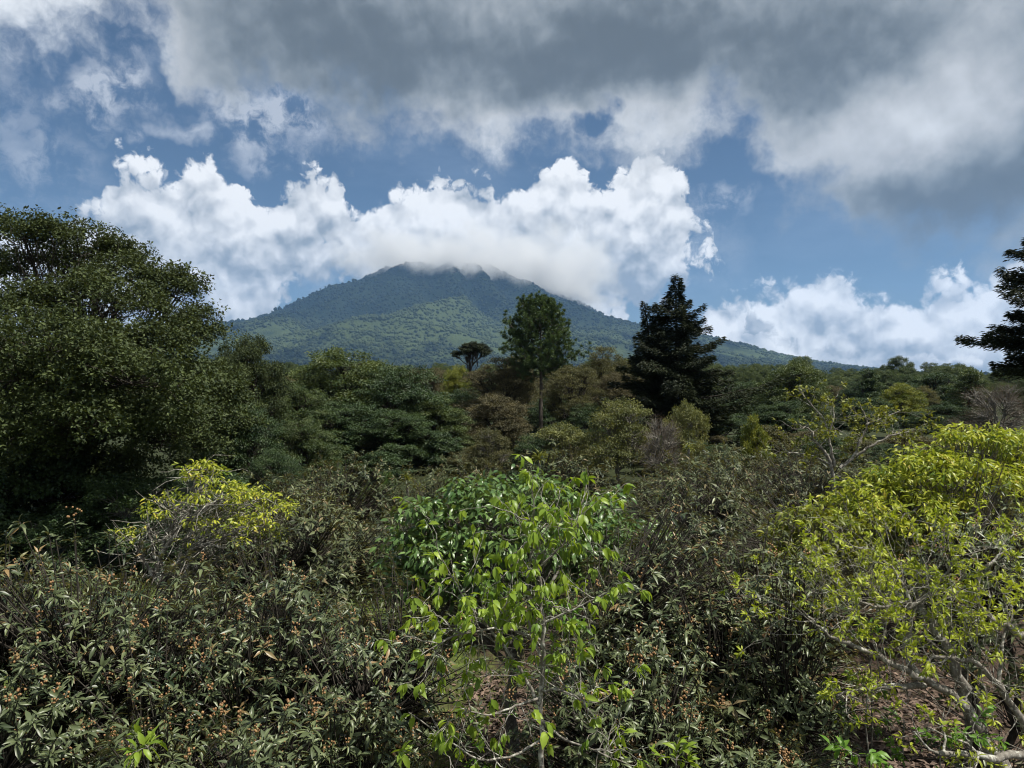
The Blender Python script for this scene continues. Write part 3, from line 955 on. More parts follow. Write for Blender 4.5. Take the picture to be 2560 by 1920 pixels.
# middle of the wood
T('dome_a', 855, 868, 410, 60, 'broadleaf_tree', 'broad domed olive-green tree with dark forked limbs below the town', leaf='mid_green', rot=1.0)
T('dome_c', 1000, 908, 330, 57, 'broadleaf_tree', 'rounded dark green tree right of the broad domed one', leaf='dark_green')
T('dome_b', 990, 1020, 280, 52, 'broadleaf_tree', 'low deep green tree in front of the domed trees', leaf='dark_green')
T('feather_b', 1065, 905, 220, 82, 'broadleaf_tree', 'olive-brown treetop between the domed tree and the umbrella tree', leaf='brown_olive')
T('dome_b', 1143, 908, 120, 76, 'broadleaf_tree', 'yellow-green treetop just left of the small umbrella tree', leaf='yellow_green')
T('dome_a', 1160, 965, 150, 72, 'broadleaf_tree', 'dark green tree below the yellow-green treetop', leaf='dark_green')
T('umbrella', 1182, 853, 98, 88, 'umbrella_tree', 'small dark umbrella-shaped tree standing out against the mountain', leaf='conifer')
T('feather_a', 1250, 888, 245, 68, 'broadleaf_tree', 'brownish olive domed tree left of the tall pine', leaf='brown_olive')
T('dome_a', 1290, 880, 130, 84, 'broadleaf_tree', 'olive treetop behind the left side of the tall pine', leaf='olive')
T('pine', 1352, 742, 212, 66, 'pine_tree', 'tall pine with straight bare grey trunk and airy rounded crown')
T('feather_b', 1430, 895, 200, 63, 'broadleaf_tree', 'open olive tree with crooked dark trunk right of the pine', leaf='olive')
T('feather_a', 1518, 862, 190, 76, 'broadleaf_tree', 'pale olive flat-crowned treetop left of the dark conifer', leaf='olive')
T('feather_b', 1545, 915, 200, 68, 'broadleaf_tree', 'brown-olive tree below the flat-crowned treetop beside the conifer', leaf='brown_olive')
T('dome_c', 1465, 1005, 150, 60, 'broadleaf_tree', 'dark green low tree behind the pale olive shrubs', leaf='dark_green')
T('cypress', 1690, 688, 345, 60, 'conifer_tree', 'tall blackish conifer with pointed leader and ragged horizontal branches', rot=0.0)
T('bush_a', 1388, 1045, 215, 48, 'shrub', 'pale olive feathery shrub at the foot of the pine', cat='shrub', leaf='pale_olive')
T('bush_b', 1545, 995, 225, 46, 'shrub', 'tallest pale olive feathery shrub left of the conifer foot', cat='shrub', leaf='pale_olive')
T('bush_a', 1715, 983, 140, 45, 'shrub', 'pale olive shrub in front of the dark conifer', cat='shrub', leaf='pale_olive')
T('twiggy', 1655, 1030, 150, 43, 'shrub', 'leafless grey twiggy shrub in front of the dark conifer', cat='shrub', leaf='russet')
T('bush_b', 1230, 1070, 150, 47, 'shrub', 'grey-green shrub under the brownish olive tree', cat='shrub', leaf='olive')
T('shrub', 1885, 1040, 95, 44, 'shrub', 'yellowish green upright shrub right of the conifer', cat='shrub', leaf='yellow_green')
T('dome_b', 730, 955, 300, 50, 'broadleaf_tree', 'dark green tree filling the gap left of the broad domed tree', leaf='mid_green')
T('dome_c', 860, 1000, 340, 52, 'broadleaf_tree', 'deep green spreading tree right under the broad domed tree', leaf='dark_green')
T('dome_a', 640, 930, 230, 47, 'broadleaf_tree', 'mid green tree below the right shoulder of the huge left tree', leaf='mid_green')
T('dome_b', 1075, 985, 250, 56, 'broadleaf_tree', 'leafy green tree below the olive-brown treetop', leaf='mid_green')
T('dome_a', 1240, 985, 220, 60, 'broadleaf_tree', 'shaded tree under the brownish olive dome left of the pine', leaf='brown_olive')
T('dome_c', 1380, 985, 200, 72, 'broadleaf_tree', 'dim green tree behind the bare pine trunk', leaf='dark_green')
T('dome_b', 1480, 945, 180, 74, 'broadleaf_tree', 'olive tree between the pine and the flat-crowned treetop', leaf='olive')
T('dome_a', 1610, 1000, 200, 62, 'broadleaf_tree', 'dark tree at the left foot of the tall conifer', leaf='dark_green')
T('dome_b', 1800, 1000, 190, 64, 'broadleaf_tree', 'dark tree at the right foot of the tall conifer', leaf='dark_green')
# right of the wood
T('dome_c', 1985, 897, 230, 74, 'broadleaf_tree', 'spreading dark green tree right of the conifer against the mountain flank', leaf='mid_green', rot=2.0)
T('dome_a', 1850, 950, 170, 82, 'broadleaf_tree', 'dark tree between the conifer and the spreading right tree', leaf='dark_green')
T('dome_b', 1955, 1000, 220, 66, 'broadleaf_tree', 'shaded tree below the spreading right tree', leaf='dark_green')
T('slim', 2172, 920, 70, 108, 'broadleaf_tree', 'small slim round-topped tree on the right skyline', leaf='dark_green')
T('dome_c', 2258, 955, 150, 84, 'broadleaf_tree', 'yellow-green tiered tree on the right among dark trees', leaf='yellow_green')
T('dome_a', 2150, 990, 200, 78, 'broadleaf_tree', 'dark tree left of the yellow-green tiered tree', leaf='dark_green')
T('dome_b', 2335, 930, 220, 106, 'broadleaf_tree', 'wide dark treetop on the right skyline', leaf='dark_green')
T('dome_a', 2262, 932, 90, 112, 'broadleaf_tree', 'small dark treetop left of the wide dark skyline treetop', leaf='dark_green')
T('slim', 2425, 922, 100, 92, 'broadleaf_tree', 'upright leafy tree on the right skyline beside the russet bush', leaf='mid_green')
T('dome_b', 2370, 1010, 230, 74, 'broadleaf_tree', 'dark low tree below the wide dark skyline treetop', leaf='dark_green')
T('twiggy', 2490, 948, 220, 70, 'bush', 'russet leafless bush at the right edge above the lime-green treetop', cat='bush', leaf='russet')
T('twiggy', 2400, 1040, 150, 60, 'bush', 'russet twiggy bush left of the larger russet one', cat='bush', leaf='russet')
T('feather_a', 2575, 935, 120, 80, 'broadleaf_tree', 'thin dark treetop behind the russet bush at the right edge', leaf='dark_green')
T('cypress_edge', 2715, 500, 400, 36, 'conifer_tree', 'black conifer cut off by the right edge with hanging branches', rot=.4)
T('shrub', 968, 1182, 78, 30, 'shrub', 'small bright green rounded shrub behind the central glossy tree', cat='shrub', leaf='fresh_green')
T('shrub', 915, 1200, 90, 31, 'shrub', 'dull green rounded shrub left of the small bright green one', cat='shrub', leaf='mid_green')

# undergrowth that closes the gaps at the foot of the wood
ru = random.Random(15)
for i in range(40):
    dep = ru.uniform(46, 62)
    px = 640 + i * 48 + ru.uniform(-30, 30)
    lf_ = ru.choice(['dark_green', 'mid_green', 'dark_green', 'olive', 'brown_olive'])
    T(ru.choice(['shrub', 'bush_a', 'bush_b']), px, HORIZON + (CAM_Z - ru.uniform(1.8, 3.2)) * F_PX / dep, ru.uniform(4.0, 5.5) * F_PX / dep, dep, 'shrub',
      {'dark_green': 'dark green', 'mid_green': 'mid green', 'olive': 'olive', 'brown_olive': 'brownish'}[lf_] + ' shrub in the undergrowth '
      + ('left of the pine' if px < 1300 else 'between pine and dark conifer' if px < 1690 else 'right of the dark conifer' if px < 2100 else 'below the right skyline trees'),
      cat='shrub', leaf=lf_, group='shrubs of the undergrowth at the foot of the wood')

# unnamed trees further back that close the wood, shared label: nothing tells them apart
rb = random.Random(5)
pal = ['dark_green', 'mid_green', 'dark_green', 'olive', 'brown_olive', 'oak']
CW = {'dark_green': 'dark green', 'mid_green': 'mid green', 'olive': 'olive', 'brown_olive': 'brown-olive', 'oak': 'dull dark green'}
MARKS = [(520, 'behind the huge left tree'), (720, 'beside the shoulder of the huge left tree'), (1040, 'behind the broad domed tree'), (1260, 'behind the small umbrella tree'),
         (1460, 'behind the tall pine'), (1800, 'behind the tall dark conifer'), (2100, 'behind the spreading right tree'), (2400, 'behind the yellow-green tiered tree'), (9999, 'behind the russet bush')]
for i in range(44):
    dep = rb.uniform(95, 210)
    px = -60 + i * 61 + rb.uniform(-25, 25)
    top = rb.uniform(908, 940) if px < 1750 else rb.uniform(948, 968)
    if 560 < px < 720:
        top += 14
    kd, wd_, lf_ = rb.choice(['dome_a', 'dome_b', 'dome_c', 'feather_a']), rb.uniform(75, 130) * 110 / dep + 30, rb.choice(pal)
    T(kd, px, top, wd_, dep, 'broadleaf_tree', ('near ' if dep < 150 else 'far ') + CW[lf_] + ' tree in the wood ' + next(m for q, m in MARKS if px < q), leaf=lf_, group='trees of the wood behind the orchard')


def far_wood():
    n = 5200
    y = 215 * (2700 / 215.) ** rg.random(n)
    px = rg.uniform(-150, 2750, n)
    x = (px - 1280) / F_PX * y
    z = ground_z(x, y)
    s = rg.uniform(.7, 1.25, n)
    src = [o for o in bpy.data.objects if o.name.startswith('crown')][1:40]
    seen, use = set(), []
    for o in src:
        if o.data.name not in seen and 'cypress' not in o.parent.name and o.parent.name.startswith('broadleaf'):
            seen.add(o.data.name); use.append(o)
    instancer('far_wood', 'dark green woods on the plain in front of the volcano', np.stack((x, y, z - .5), 1), np.stack((s * 1.1, s * 1.1, s * rg.uniform(.9, 1.35, n)), 1), use)


far_wood()


# white sheds on the slope below the forest
def shed(px, py, depth, wpx, label):
    x, y = at_x(px, depth), depth
    z = float(ground_z(x, y))
    w = wpx / F_PX * depth
    root = empty('shed', (x, y, z), label, 'building')
    wl = MB()
    h, d = 7.0, 16.0
    v = [(-w / 2, -d / 2, 0), (w / 2, -d / 2, 0), (w / 2, d / 2, 0), (-w / 2, d / 2, 0), (-w / 2, -d / 2, h), (w / 2, -d / 2, h), (w / 2, d / 2, h), (-w / 2, d / 2, h)]
    wl.add(v, [(0, 1, 5, 4), (1, 2, 6, 5), (2, 3, 7, 6), (3, 0, 4, 7)])
    rf = MB()
    rf.add([(-w / 2 - 1, -d / 2 - 1, h), (w / 2 + 1, -d / 2 - 1, h), (w / 2 + 1, d / 2 + 1, h), (-w / 2 - 1, d / 2 + 1, h), (-w / 2 - 1, 0, h + 4), (w / 2 + 1, 0, h + 4)],
           [(0, 1, 5, 4), (2, 3, 4, 5)])
    ob('wall', wl.mesh('shed_wall', M['white'], False), root)
    ob('roof', rf.mesh('shed_roof', M['white'], False), root)


m_, N_ = mat_base('white_paint')
co_ = N_.n('ShaderNodeTexCoord').outputs['Object']
p_ = N_.n('ShaderNodeBsdfPrincipled', {'Base Color': N_.mix(N_.noise(co_, .3), (.62, .60, .56, 1), (.82, .81, .79, 1)), 'Roughness': .7})
o_ = N_.n('ShaderNodeOutputMaterial'); N_.l.new(p_.outputs[0], o_.inputs['Surface'])
M['white'] = m_
shed(795, 882, 4650, 17, 'long white shed at the foot of the volcano left of the broad domed treetop')
shed(735, 883, 4600, 9, 'small white shed left of the long one at the volcano foot')
shed(875, 882, 4650, 7, 'tiny white shed right of the long one at the volcano foot')


# ------------------------------------------------------------------ loquat trees
def fruit_mesh(seed):
    r = np.random.default_rng(seed)
    g = (1 + 5 ** .5) / 2
    iv = nrm(np.array([(-1, g, 0), (1, g, 0), (-1, -g, 0), (1, -g, 0), (0, -1, g), (0, 1, g), (0, -1, -g), (0, 1, -g), (g, 0, -1), (g, 0, 1), (-g, 0, -1), (-g, 0, 1)], float))
    fc = np.array([(0, 11, 5), (0, 5, 1), (0, 1, 7), (0, 7, 10), (0, 10, 11), (1, 5, 9), (5, 11, 4), (11, 10, 2), (10, 7, 6), (7, 1, 8),
                   (3, 9, 4), (3, 4, 2), (3, 2, 6), (3, 6, 8), (3, 8, 9), (4, 9, 5), (2, 4, 11), (6, 2, 10), (8, 6, 7), (9, 8, 1)])
    mb = MB()
    for k in range(9):
        c = r.normal(0, .028, 3) + np.array((0, 0, .02 + .010 * k))
        mb.add(iv * np.array((1, 1, 1.15)) * r.uniform(.009, .014) + c, fc, np.clip(r.normal(.5, .25), 0, 1))
    return mb.mesh('fruit_cluster', M['fruit'])


FRUIT = [fruit_mesh(s) for s in range(4)]


def loquat_data(seed, H, Rc, n_ros=430, per=10, L=.20):
    """many-stemmed round tree whose twigs end in rosettes of long drooping leaves"""
    rng = np.random.default_rng(seed)
    wood = MB()
    stems = []
    for k in range(rng.integers(3, 6)):
        ph = rng.uniform(0, 6.28)
        e = np.array((math.cos(ph) * Rc * .45, math.sin(ph) * Rc * .45, H * rng.uniform(.5, .7)))
        s = bend((rng.normal(0, .08), rng.normal(0, .08), -.3), e, rng, 8, .05)
        tube(wood, s, np.linspace(.075, .03, 8), 6)
        stems.append(s)
    allp = np.concatenate([s[2:] for s in stems])
    q = nrm(rng.normal(0, 1, (n_ros, 3)))
    q[:, 2] = np.where(rng.random(n_ros) < .7, np.abs(q[:, 2]), q[:, 2])
    rad = rng.uniform(.45, 1.0, (n_ros, 1)) ** .6
    lumps = 1 + .30 * np.sin(q[:, 0] * 5 + seed) * np.cos(q[:, 1] * 4.3 + seed * 2) + .12 * np.sin(q[:, 2] * 7 + seed)
    C = q * rad * lumps[:, None] * np.array((Rc, Rc, H * .47)) + np.array((0, 0, H * .53))
    C[:, 2] = np.maximum(C[:, 2], .35)
    axis = nrm(q * np.array((1, 1, .5)) + np.array((0, 0, .9)) + rng.normal(0, .25, C.shape))
    for c, a in zip(C, axis):
        d2 = np.sum((allp - c) ** 2, 1) + np.maximum(allp[:, 2] - c[2], 0) * 2
        b = allp[np.argmin(d2)]
        m = (b + c) / 2 + rng.normal(0, .06, 3) - a * .12
        tube(wood, np.stack((b, m, c)), (.016, .010, .006), 3)
    k = n_ros * per
    Cr, Ar = np.repeat(C, per, 0), np.repeat(axis, per, 0)
    side = nrm(np.cross(Ar, rng.normal(0, 1, Ar.shape)))
    j = np.tile(np.arange(per) / per, n_ros)
    D = side * (1.0 - .4 * j[:, None]) + Ar * (.0 + .95 * j[:, None] - .15) + np.array((0, 0, -.12)) + rng.normal(0, .2, Ar.shape)
    P = Cr - Ar * ((1 - j) * .07)[:, None]
    Ls = L * rng.uniform(.55, 1.35, k) * (1.1 - .45 * j) * np.repeat(rng.uniform(.75, 1.25, n_ros), per)
    tint = np.repeat(rng.normal(.40, .24, n_ros), per) + rng.normal(0, .22, k) + .3 * (j > .8)
    lv = leaf_set(rng, P, D, Ls, tint, .22, Ar)
    fr = np.nonzero((rng.random(n_ros) < .20) & (rad[:, 0] > .8))[0]
    return wood, lv, C[fr] + axis[fr] * .02


def near_loquat(px, depth, H, Rc, seed, label, fruits=26, n_ros=940):
    base = np.array((at_x(px, depth), depth, 0.))
    root = empty('loquat_tree', tuple(base), label, 'tree', 'loquat trees of the front row')
    wood, lv, fr = loquat_data(seed, H, Rc, n_ros, 10, .122)
    ob('trunk', wood.mesh('loquat_wood', M['bark']), root)
    lv['P'] = lv['P'] + base
    plant_leaves(root, lv, 'loquat_leaf', 'loquat', 300, .26)
    order = np.argsort(in_view_score(fr + base))[:fruits]
    for n, i in enumerate(order):
        o = ob('fruit_cluster', FRUIT[n % 4], root, 'stuff')
        o.location = fr[i]
        o.rotation_euler = (0, 0, n * 1.7)
        s_ = .85 + .35 * ((n * 37) % 10) / 10
        o.scale = (s_, s_, s_)
    return root


NEAR = [(150, 9.8, 4.25, 1.9, 'fruiting loquat tree behind the leftmost front tree'), (20, 7.9, 4.6, 1.9, 'fruiting loquat tree at the left edge of the front row'),
        (330, 8.8, 4.15, 1.9, 'fruiting loquat tree below the left lime-green treetop'),
        (655, 9.4, 4.1, 1.8, 'loquat tree right below the bare side of the left lime-green treetop'),
        (880, 8.7, 4.0, 1.5, 'loquat tree just left of the slender sapling'),
        (330, 6.5, 3.45, 1.5, 'low loquat tree at the bottom left with big dark leaves'),
        (740, 6.9, 3.4, 1.4, 'low loquat tree at the bottom between the left edge and the sapling'),
        (1640, 9.9, 4.55, 1.9, 'loquat tree laden with orange fruit right of the central glossy tree'),
        (1880, 9.2, 4.15, 1.6, 'loquat tree with orange fruit next to the lichen-grey tree'),
        (1530, 8.4, 3.5, 1.3, 'loquat tree just right of the slender sapling trunk'),
        (1790, 7.4, 3.1, 1.4, 'low loquat tree at the bottom right of centre, fruit on top'),
        (2530, 9.8, 5.15, 1.7, 'dark-leaved loquat tree at the right edge in front of the lime-green crown')]
for i, (px, dep, H, Rc, lab) in enumerate(NEAR):
    near_loquat(px, dep, H, Rc, 100 + i, lab)

LOQ = []
for s in range(5):
    wood, lv, fr = loquat_data(200 + s, 4.5, 2.15, 760, 10, .145)
    mb = MB()
    add_leaves(mb, T_MID, lv['P'], lv['D'], lv['S'], lv['U'], lv['L'], lv['L'] * .30, lv['T'])
    LOQ.append((wood.mesh('loquat_wood', M['bark']), mb.mesh('loquat_foliage', M['loquat_far'])))
ro = random.Random(8)
row, dep = 0, 11.2
while dep < 35:
    x = -.76 * dep + ro.uniform(0, 2)
    while x < .76 * dep:
        jx, jy = x + ro.uniform(-.7, .7), dep + ro.uniform(-.9, .9)
        px = 1280 + jx / jy * F_PX
        x += ro.uniform(3.0, 3.9)
        if px < 690 + ro.uniform(-40, 60) or jy > np.interp(px, (940, 1040, 1500, 1800, 1900), (22.5, 24.5, 24, 25, 29)) or (960 < px < 1620 and jy < 15.0) or (px > 1900 and jy < 15.0):
            continue
        where = ('left of the central glossy tree' if px < 1000 else 'behind the central glossy tree' if px < 1600 else 'between the central tree and right lime crown' if px < 2000 else 'behind the right lime-green crown')
        r = empty('loquat_tree', (jx, jy, 0), ('nearer' if jy < 22 else 'farther') + ' dull olive loquat tree ' + where, 'tree',
                  'loquat trees of the orchard mass ' + where)
        w_, f_ = ro.choice(LOQ)
        rz, s = ro.uniform(0, 6.28), ro.uniform(.88, 1.05)
        for nm, me in (('trunk', w_), ('foliage', f_)):
            o = ob(nm, me, r, 'stuff' if nm == 'foliage' else None)
            o.rotation_euler = (0, 0, rz)
            o.scale = (s * 1.05, s * 1.05, s * ro.uniform(.93, 1.04))
    dep += ro.uniform(3.2, 3.8)


# ------------------------------------------------------------------ plants of the foreground with a crown set where it shows
def lobed_plant(name, label, cat, base_px, depth, fork, lobes, mat, L, wl, per_clump, wood='bark_grey', r0=.09, seed=1, cr=.16, dens=330., droop=.35,
                top_bias=.8, cs=.18, limit=300, extra_twigs=0):
    rng = np.random.default_rng(seed)
    base = np.array((at_x(base_px, depth), depth, 0.))
    root = empty(name, tuple(base), label, cat)
    wd = MB()
    trunk = bend(base + (0, 0, -.3), at(fork[0], fork[1], depth), rng, 8, .03)
    tube(wd, trunk - base, np.linspace(r0 * 1.2, r0 * .8, 8), 8)
    sets = []
    for (px, py, dd, rx, ry, mult) in lobes:
        c = at(px, py, depth + dd)
        k = depth / F_PX
        limb = bend(trunk[rng.integers(5, 8)], c - (0, 0, ry * k * .4), rng, 8, .07, .05)
        tube(wd, limb - base, np.linspace(r0 * .55, .014, 8), 6)
        n = max(4, int(rx * ry / dens * mult))
        q = nrm(rng.normal(0, 1, (n, 3)))
        q[:, 2] = np.where(rng.random(n) < top_bias, np.abs(q[:, 2]), q[:, 2])
        p = c + q * np.array((rx * k, rx * k * .8, ry * k)) * rng.uniform(.5, 1.03, (n, 1))
        for e in p:
            tube(wd, bend(limb[rng.integers(3, 8)], e, rng, 4, .10) - base, (.012, .009, .006, .004), 3)
        for e in range(extra_twigs):
            s_ = limb[rng.integers(2, 8)]
            tube(wd, bend(s_, s_ + rng.normal(0, .4, 3) * (1, 1, .7), rng, 5, .12) - base, np.linspace(.012, .003, 5), 3)
        m = n * per_clump
        off = nrm(rng.normal(0, 1, (m, 3))) * rng.random((m, 1)) ** .5
        P = np.repeat(p, per_clump, 0) + off * np.array((cr, cr, cr * .5))
        D = off * (1, 1, .4) * 1.2 + rng.normal(0, .35, off.shape) + np.array((0, 0, -droop))
        tint = np.repeat(rng.normal(.5, cs, n), per_clump) + rng.normal(0, .15, m)
        sets.append(leaf_set(rng, P, D, L * rng.uniform(.65, 1.2, m), tint, .45))
    ob('trunk', wd.mesh('plant_wood', M[wood]), root)
    plant_leaves(root, cat_leaves(sets), name + '_leaf', mat, limit, wl)
    return root


lobed_plant('glossy_tree', 'glossy green leafy tree in the centre behind the slender sapling', 'tree', 1290, 12.2, (1290, 1560),
            [(1190, 1225, 0, 95, 40, 1), (1330, 1225, 0, 120, 45, 1), (1110, 1290, -.3, 110, 60, 1), (1045, 1350, -.3, 95, 55, 1), (1245, 1300, -.6, 130, 70, 1),
             (1420, 1270, 0, 110, 55, 1), (1510, 1330, -.2, 110, 55, 1), (1010, 1430, -.2, 65, 70, 1), (1130, 1400, -.8, 120, 70, 1), (1350, 1380, -.9, 130, 75, 1),
             (1480, 1420, -.7, 110, 65, 1), (1590, 1345, .2, 85, 40, 1), (1220, 1480, -.9, 120, 60, .9), (1070, 1500, -.4, 90, 60, .8), (1420, 1500, -.8, 100, 60, .8),
             (1540, 1250, 1.5, 60, 35, .8), (1250, 1260, 1.0, 160, 50, 1)],
            'glossy', .155, .42, 13, seed=41, cr=.20, dens=175., r0=.10)
lobed_plant('lime_tree', 'lime-green flat-topped tree with bare grey limbs on the left', 'tree', 402, 12.6, (396, 1400),
            [(525, 1190, .3, 75, 26, .95), (600, 1245, .2, 90, 28, .95), (680, 1272, .2, 75, 26, .95), (555, 1235, -.3, 90, 30, .85), (590, 1315, -.3, 90, 34, .85),
             (505, 1170, .4, 50, 16, .95), (440, 1255, 0, 70, 30, .5), (370, 1300, 0, 70, 35, .4), (330, 1345, .2, 55, 35, .35), (470, 1330, -.2, 70, 40, .3), (640, 1330, .5, 80, 35, .5)],
            'lime', .10, .36, 14, wood='bark_pale', seed=43, cr=.15, dens=105., droop=.3, extra_twigs=30, r0=.085)
lobed_plant('lime_tree', 'large lime-green domed tree at the right edge', 'tree', 2420, 12.0, (2420, 1500),
            [(2430, 1105, 0, 120, 42, 1.2), (2545, 1125, .2, 110, 50, 1.2), (2330, 1150, 0, 100, 42, 1.2), (2250, 1195, 0, 90, 38, 1.2), (2180, 1225, 0, 90, 36, 1.2),
             (2110, 1262, .2, 85, 34, 1.1), (2380, 1200, -.6, 140, 60, 1), (2270, 1265, -.6, 130, 50, 1), (2170, 1310, -.5, 110, 50, .9), (2480, 1220, -.4, 120, 70, .8),
             (2320, 1330, -.8, 110, 50, .7), (2620, 1180, 0, 120, 80, 1), (2420, 1340, -.5, 140, 60, .6), (2230, 1390, -.6, 110, 50, .6)],
            'lime', .118, .35, 16, seed=44, cr=.17, dens=130., droop=.3, r0=.12)
lobed_plant('yellow_green_tree', 'yellow-green bushy tree below the left side of the large lime-green dome', 'tree', 2040, 11.0, (2040, 1560),
            [(2010, 1300, 0, 80, 40, 1), (1960, 1350, 0, 70, 40, 1), (2080, 1320, 0, 85, 45, 1), (2020, 1390, -.3, 90, 45, 1), (1935, 1410, 0, 60, 35, .9), (2120, 1400, -.3, 90, 50, .9),
             (2060, 1460, -.4, 90, 45, .7)],
            'yellow_green', .12, .36, 12, seed=45, cr=.17, dens=140., droop=.2, r0=.07)


def shoots(rng, tips, n, L, wl_spread=.8, hang=0.0, ct=.5):
    """a tuft of n leaves at each twig end"""
    P, D, Ls, Tn = [], [], [], []
    for p, d in tips:
        q = nrm(rng.normal(0, wl_spread, (n, 3)) + d * .8 + np.array((0, 0, -hang)))
        P.append(np.tile(p, (n, 1)) + q * .01 - d * rng.uniform(0, .07, (n, 1))); D.append(q)
        Ls.append(L * rng.uniform(.55, 1.2, n)); Tn.append(np.full(n, rng.normal(ct, .2)) + rng.normal(0, .12, n))
    return leaf_set(rng, np.concatenate(P), np.concatenate(D), np.concatenate(Ls), np.concatenate(Tn), .5)


def guided_tree(name, label, cat, limbs, seed, wood, twig=dict(), base=None):
    """limbs given as pixel paths at a known distance; side branches grow on them; returns root, wood mesh builder, twig ends"""
    rng = np.random.default_rng(seed)
    first = limbs[0]['pts'][0]
    b = np.array((at_x(first[0], first[2]), first[2], 0.)) if base is None else np.array(base)
    root = empty(name, tuple(b), label, cat)
    wd, tips = MB(), []
    for lb in limbs:
        key = np.array([at(*p) for p in lb['pts']])
        if lb.get('ground'):
            key = np.concatenate(([np.array((b[0], b[1], -.3))], key))
        t = np.linspace(0, len(key) - 1, 5 * (len(key) - 1) + 1)
        pts = np.stack([np.interp(t, np.arange(len(key)), key[:, q]) for q in range(3)], 1)
        sm = pts.copy(); sm[1:-1] = (pts[:-2] + pts[1:-1] + pts[2:]) / 3
        sm[1:-1] += rng.normal(0, lb['r'][0] * .25, sm[1:-1].shape)
        tube(wd, sm - b, np.linspace(lb['r'][0], lb['r'][1], len(sm)), 8)
        ln = np.linalg.norm(key[-1] - key[0])
        for k in range(lb.get('side', 4)):
            i = int(rng.uniform(lb.get('from', .25), 1) * (len(sm) - 2)) + 1
            d = nrm(sm[min(i + 1, len(sm) - 1)] - sm[i - 1])
            nd = nrm(d * .4 + rng.normal(0, .7, 3) + np.array((0, 0, lb.get('up', .5))))
            out = []
            branchy(rng, wd, sm[i] - b, nd, lb.get('len', .6) * rng.uniform(.6, 1.2), max(.006, lb['r'][1] * .6), lb.get('depth', 2), out,
                    twig.get('spread', .6), twig.get('up', .15), twig.get('kids', (2, 3)), .66, .10, .003, 5)
            tips += [(p + b, q) for p, q in out]
        tips.append((sm[-1], nrm(sm[-1] - sm[-2])))
    return root, wd, tips, rng


# slender sapling in the middle of the foreground
def sapling():
    z = 7.0
    limbs = [dict(pts=[(1356, 1920, z), (1352, 1760, z), (1361, 1600, z), (1350, 1450, z), (1340, 1360, z), (1332, 1320, z), (1326, 1290, z)], r=(.032, .005), ground=True, side=34, len=.46, depth=1, up=.25),
             dict(pts=[(1346, 1760, z), (1300, 1670, z - .05), (1235, 1585, z - .1), (1165, 1500, z - .15), (1105, 1400, z - .2)], r=(.019, .005), side=22, len=.42, depth=1, up=.35),
             dict(pts=[(1350, 1640, z), (1322, 1560, z + .1), (1318, 1420, z + .15), (1345, 1330, z + .15), (1385, 1300, z + .1)], r=(.016, .004), side=18, len=.4, depth=1, up=.3),
             dict(pts=[(1352, 1730, z), (1390, 1722, z - .2), (1450, 1745, z - .3), (1490, 1800, z - .35)], r=(.014, .004), side=10, len=.36, depth=1, up=.0),
             dict(pts=[(1348, 1745, z), (1290, 1765, z - .25), (1220, 1790, z - .4), (1150, 1770, z - .5)], r=(.014, .004), side=10, len=.36, depth=1, up=.1),
             dict(pts=[(1350, 1850, z), (1290, 1890, z - .2), (1200, 1905, z - .3), (1090, 1830, z - .4), (1020, 1780, z - .45)], r=(.014, .004), side=8, len=.4, depth=1, up=.3),
             dict(pts=[(1352, 1600, z), (1250, 1565, z - .3), (1130, 1590, z - .5), (1050, 1640, z - .6)], r=(.014, .004), side=13, len=.36, depth=1, up=.1),
             dict(pts=[(1354, 1560, z), (1440, 1520, z - .1), (1520, 1480, z - .15)], r=(.012, .004), side=7, len=.36, depth=1, up=.2),
             dict(pts=[(1345, 1420, z), (1420, 1350, z), (1465, 1280, z)], r=(.012, .004), side=11, len=.36, depth=1, up=.3),
             dict(pts=[(1352, 1800, z), (1410, 1850, z - .2), (1500, 1880, z - .3), (1540, 1900, z - .3)], r=(.013, .004), side=8, len=.36, depth=1, up=.1)]
    root, wd, tips, rng = guided_tree('sapling', 'slender grey sapling with hanging bright green leaves in the middle foreground', 'tree', limbs, 51, 'bark_grey',
                                      dict(spread=.7, up=.1, kids=(2, 3)))
    ob('trunk', wd.mesh('sapling_wood', M['bark_pale']), root)
    hi = [t for t in tips if t[0][2] > at(0, 1560, z)[2]]
    lo = [t for t in tips if t[0][2] <= at(0, 1560, z)[2]]
    rng.shuffle(lo)
    use = hi + lo[:int(len(lo) * .8)]
    lv = shoots(rng, use, 6, .115, .55, 1.3)
    plant_leaves(root, lv, 'sapling_leaf', 'sapling', 300, .46)


sapling()


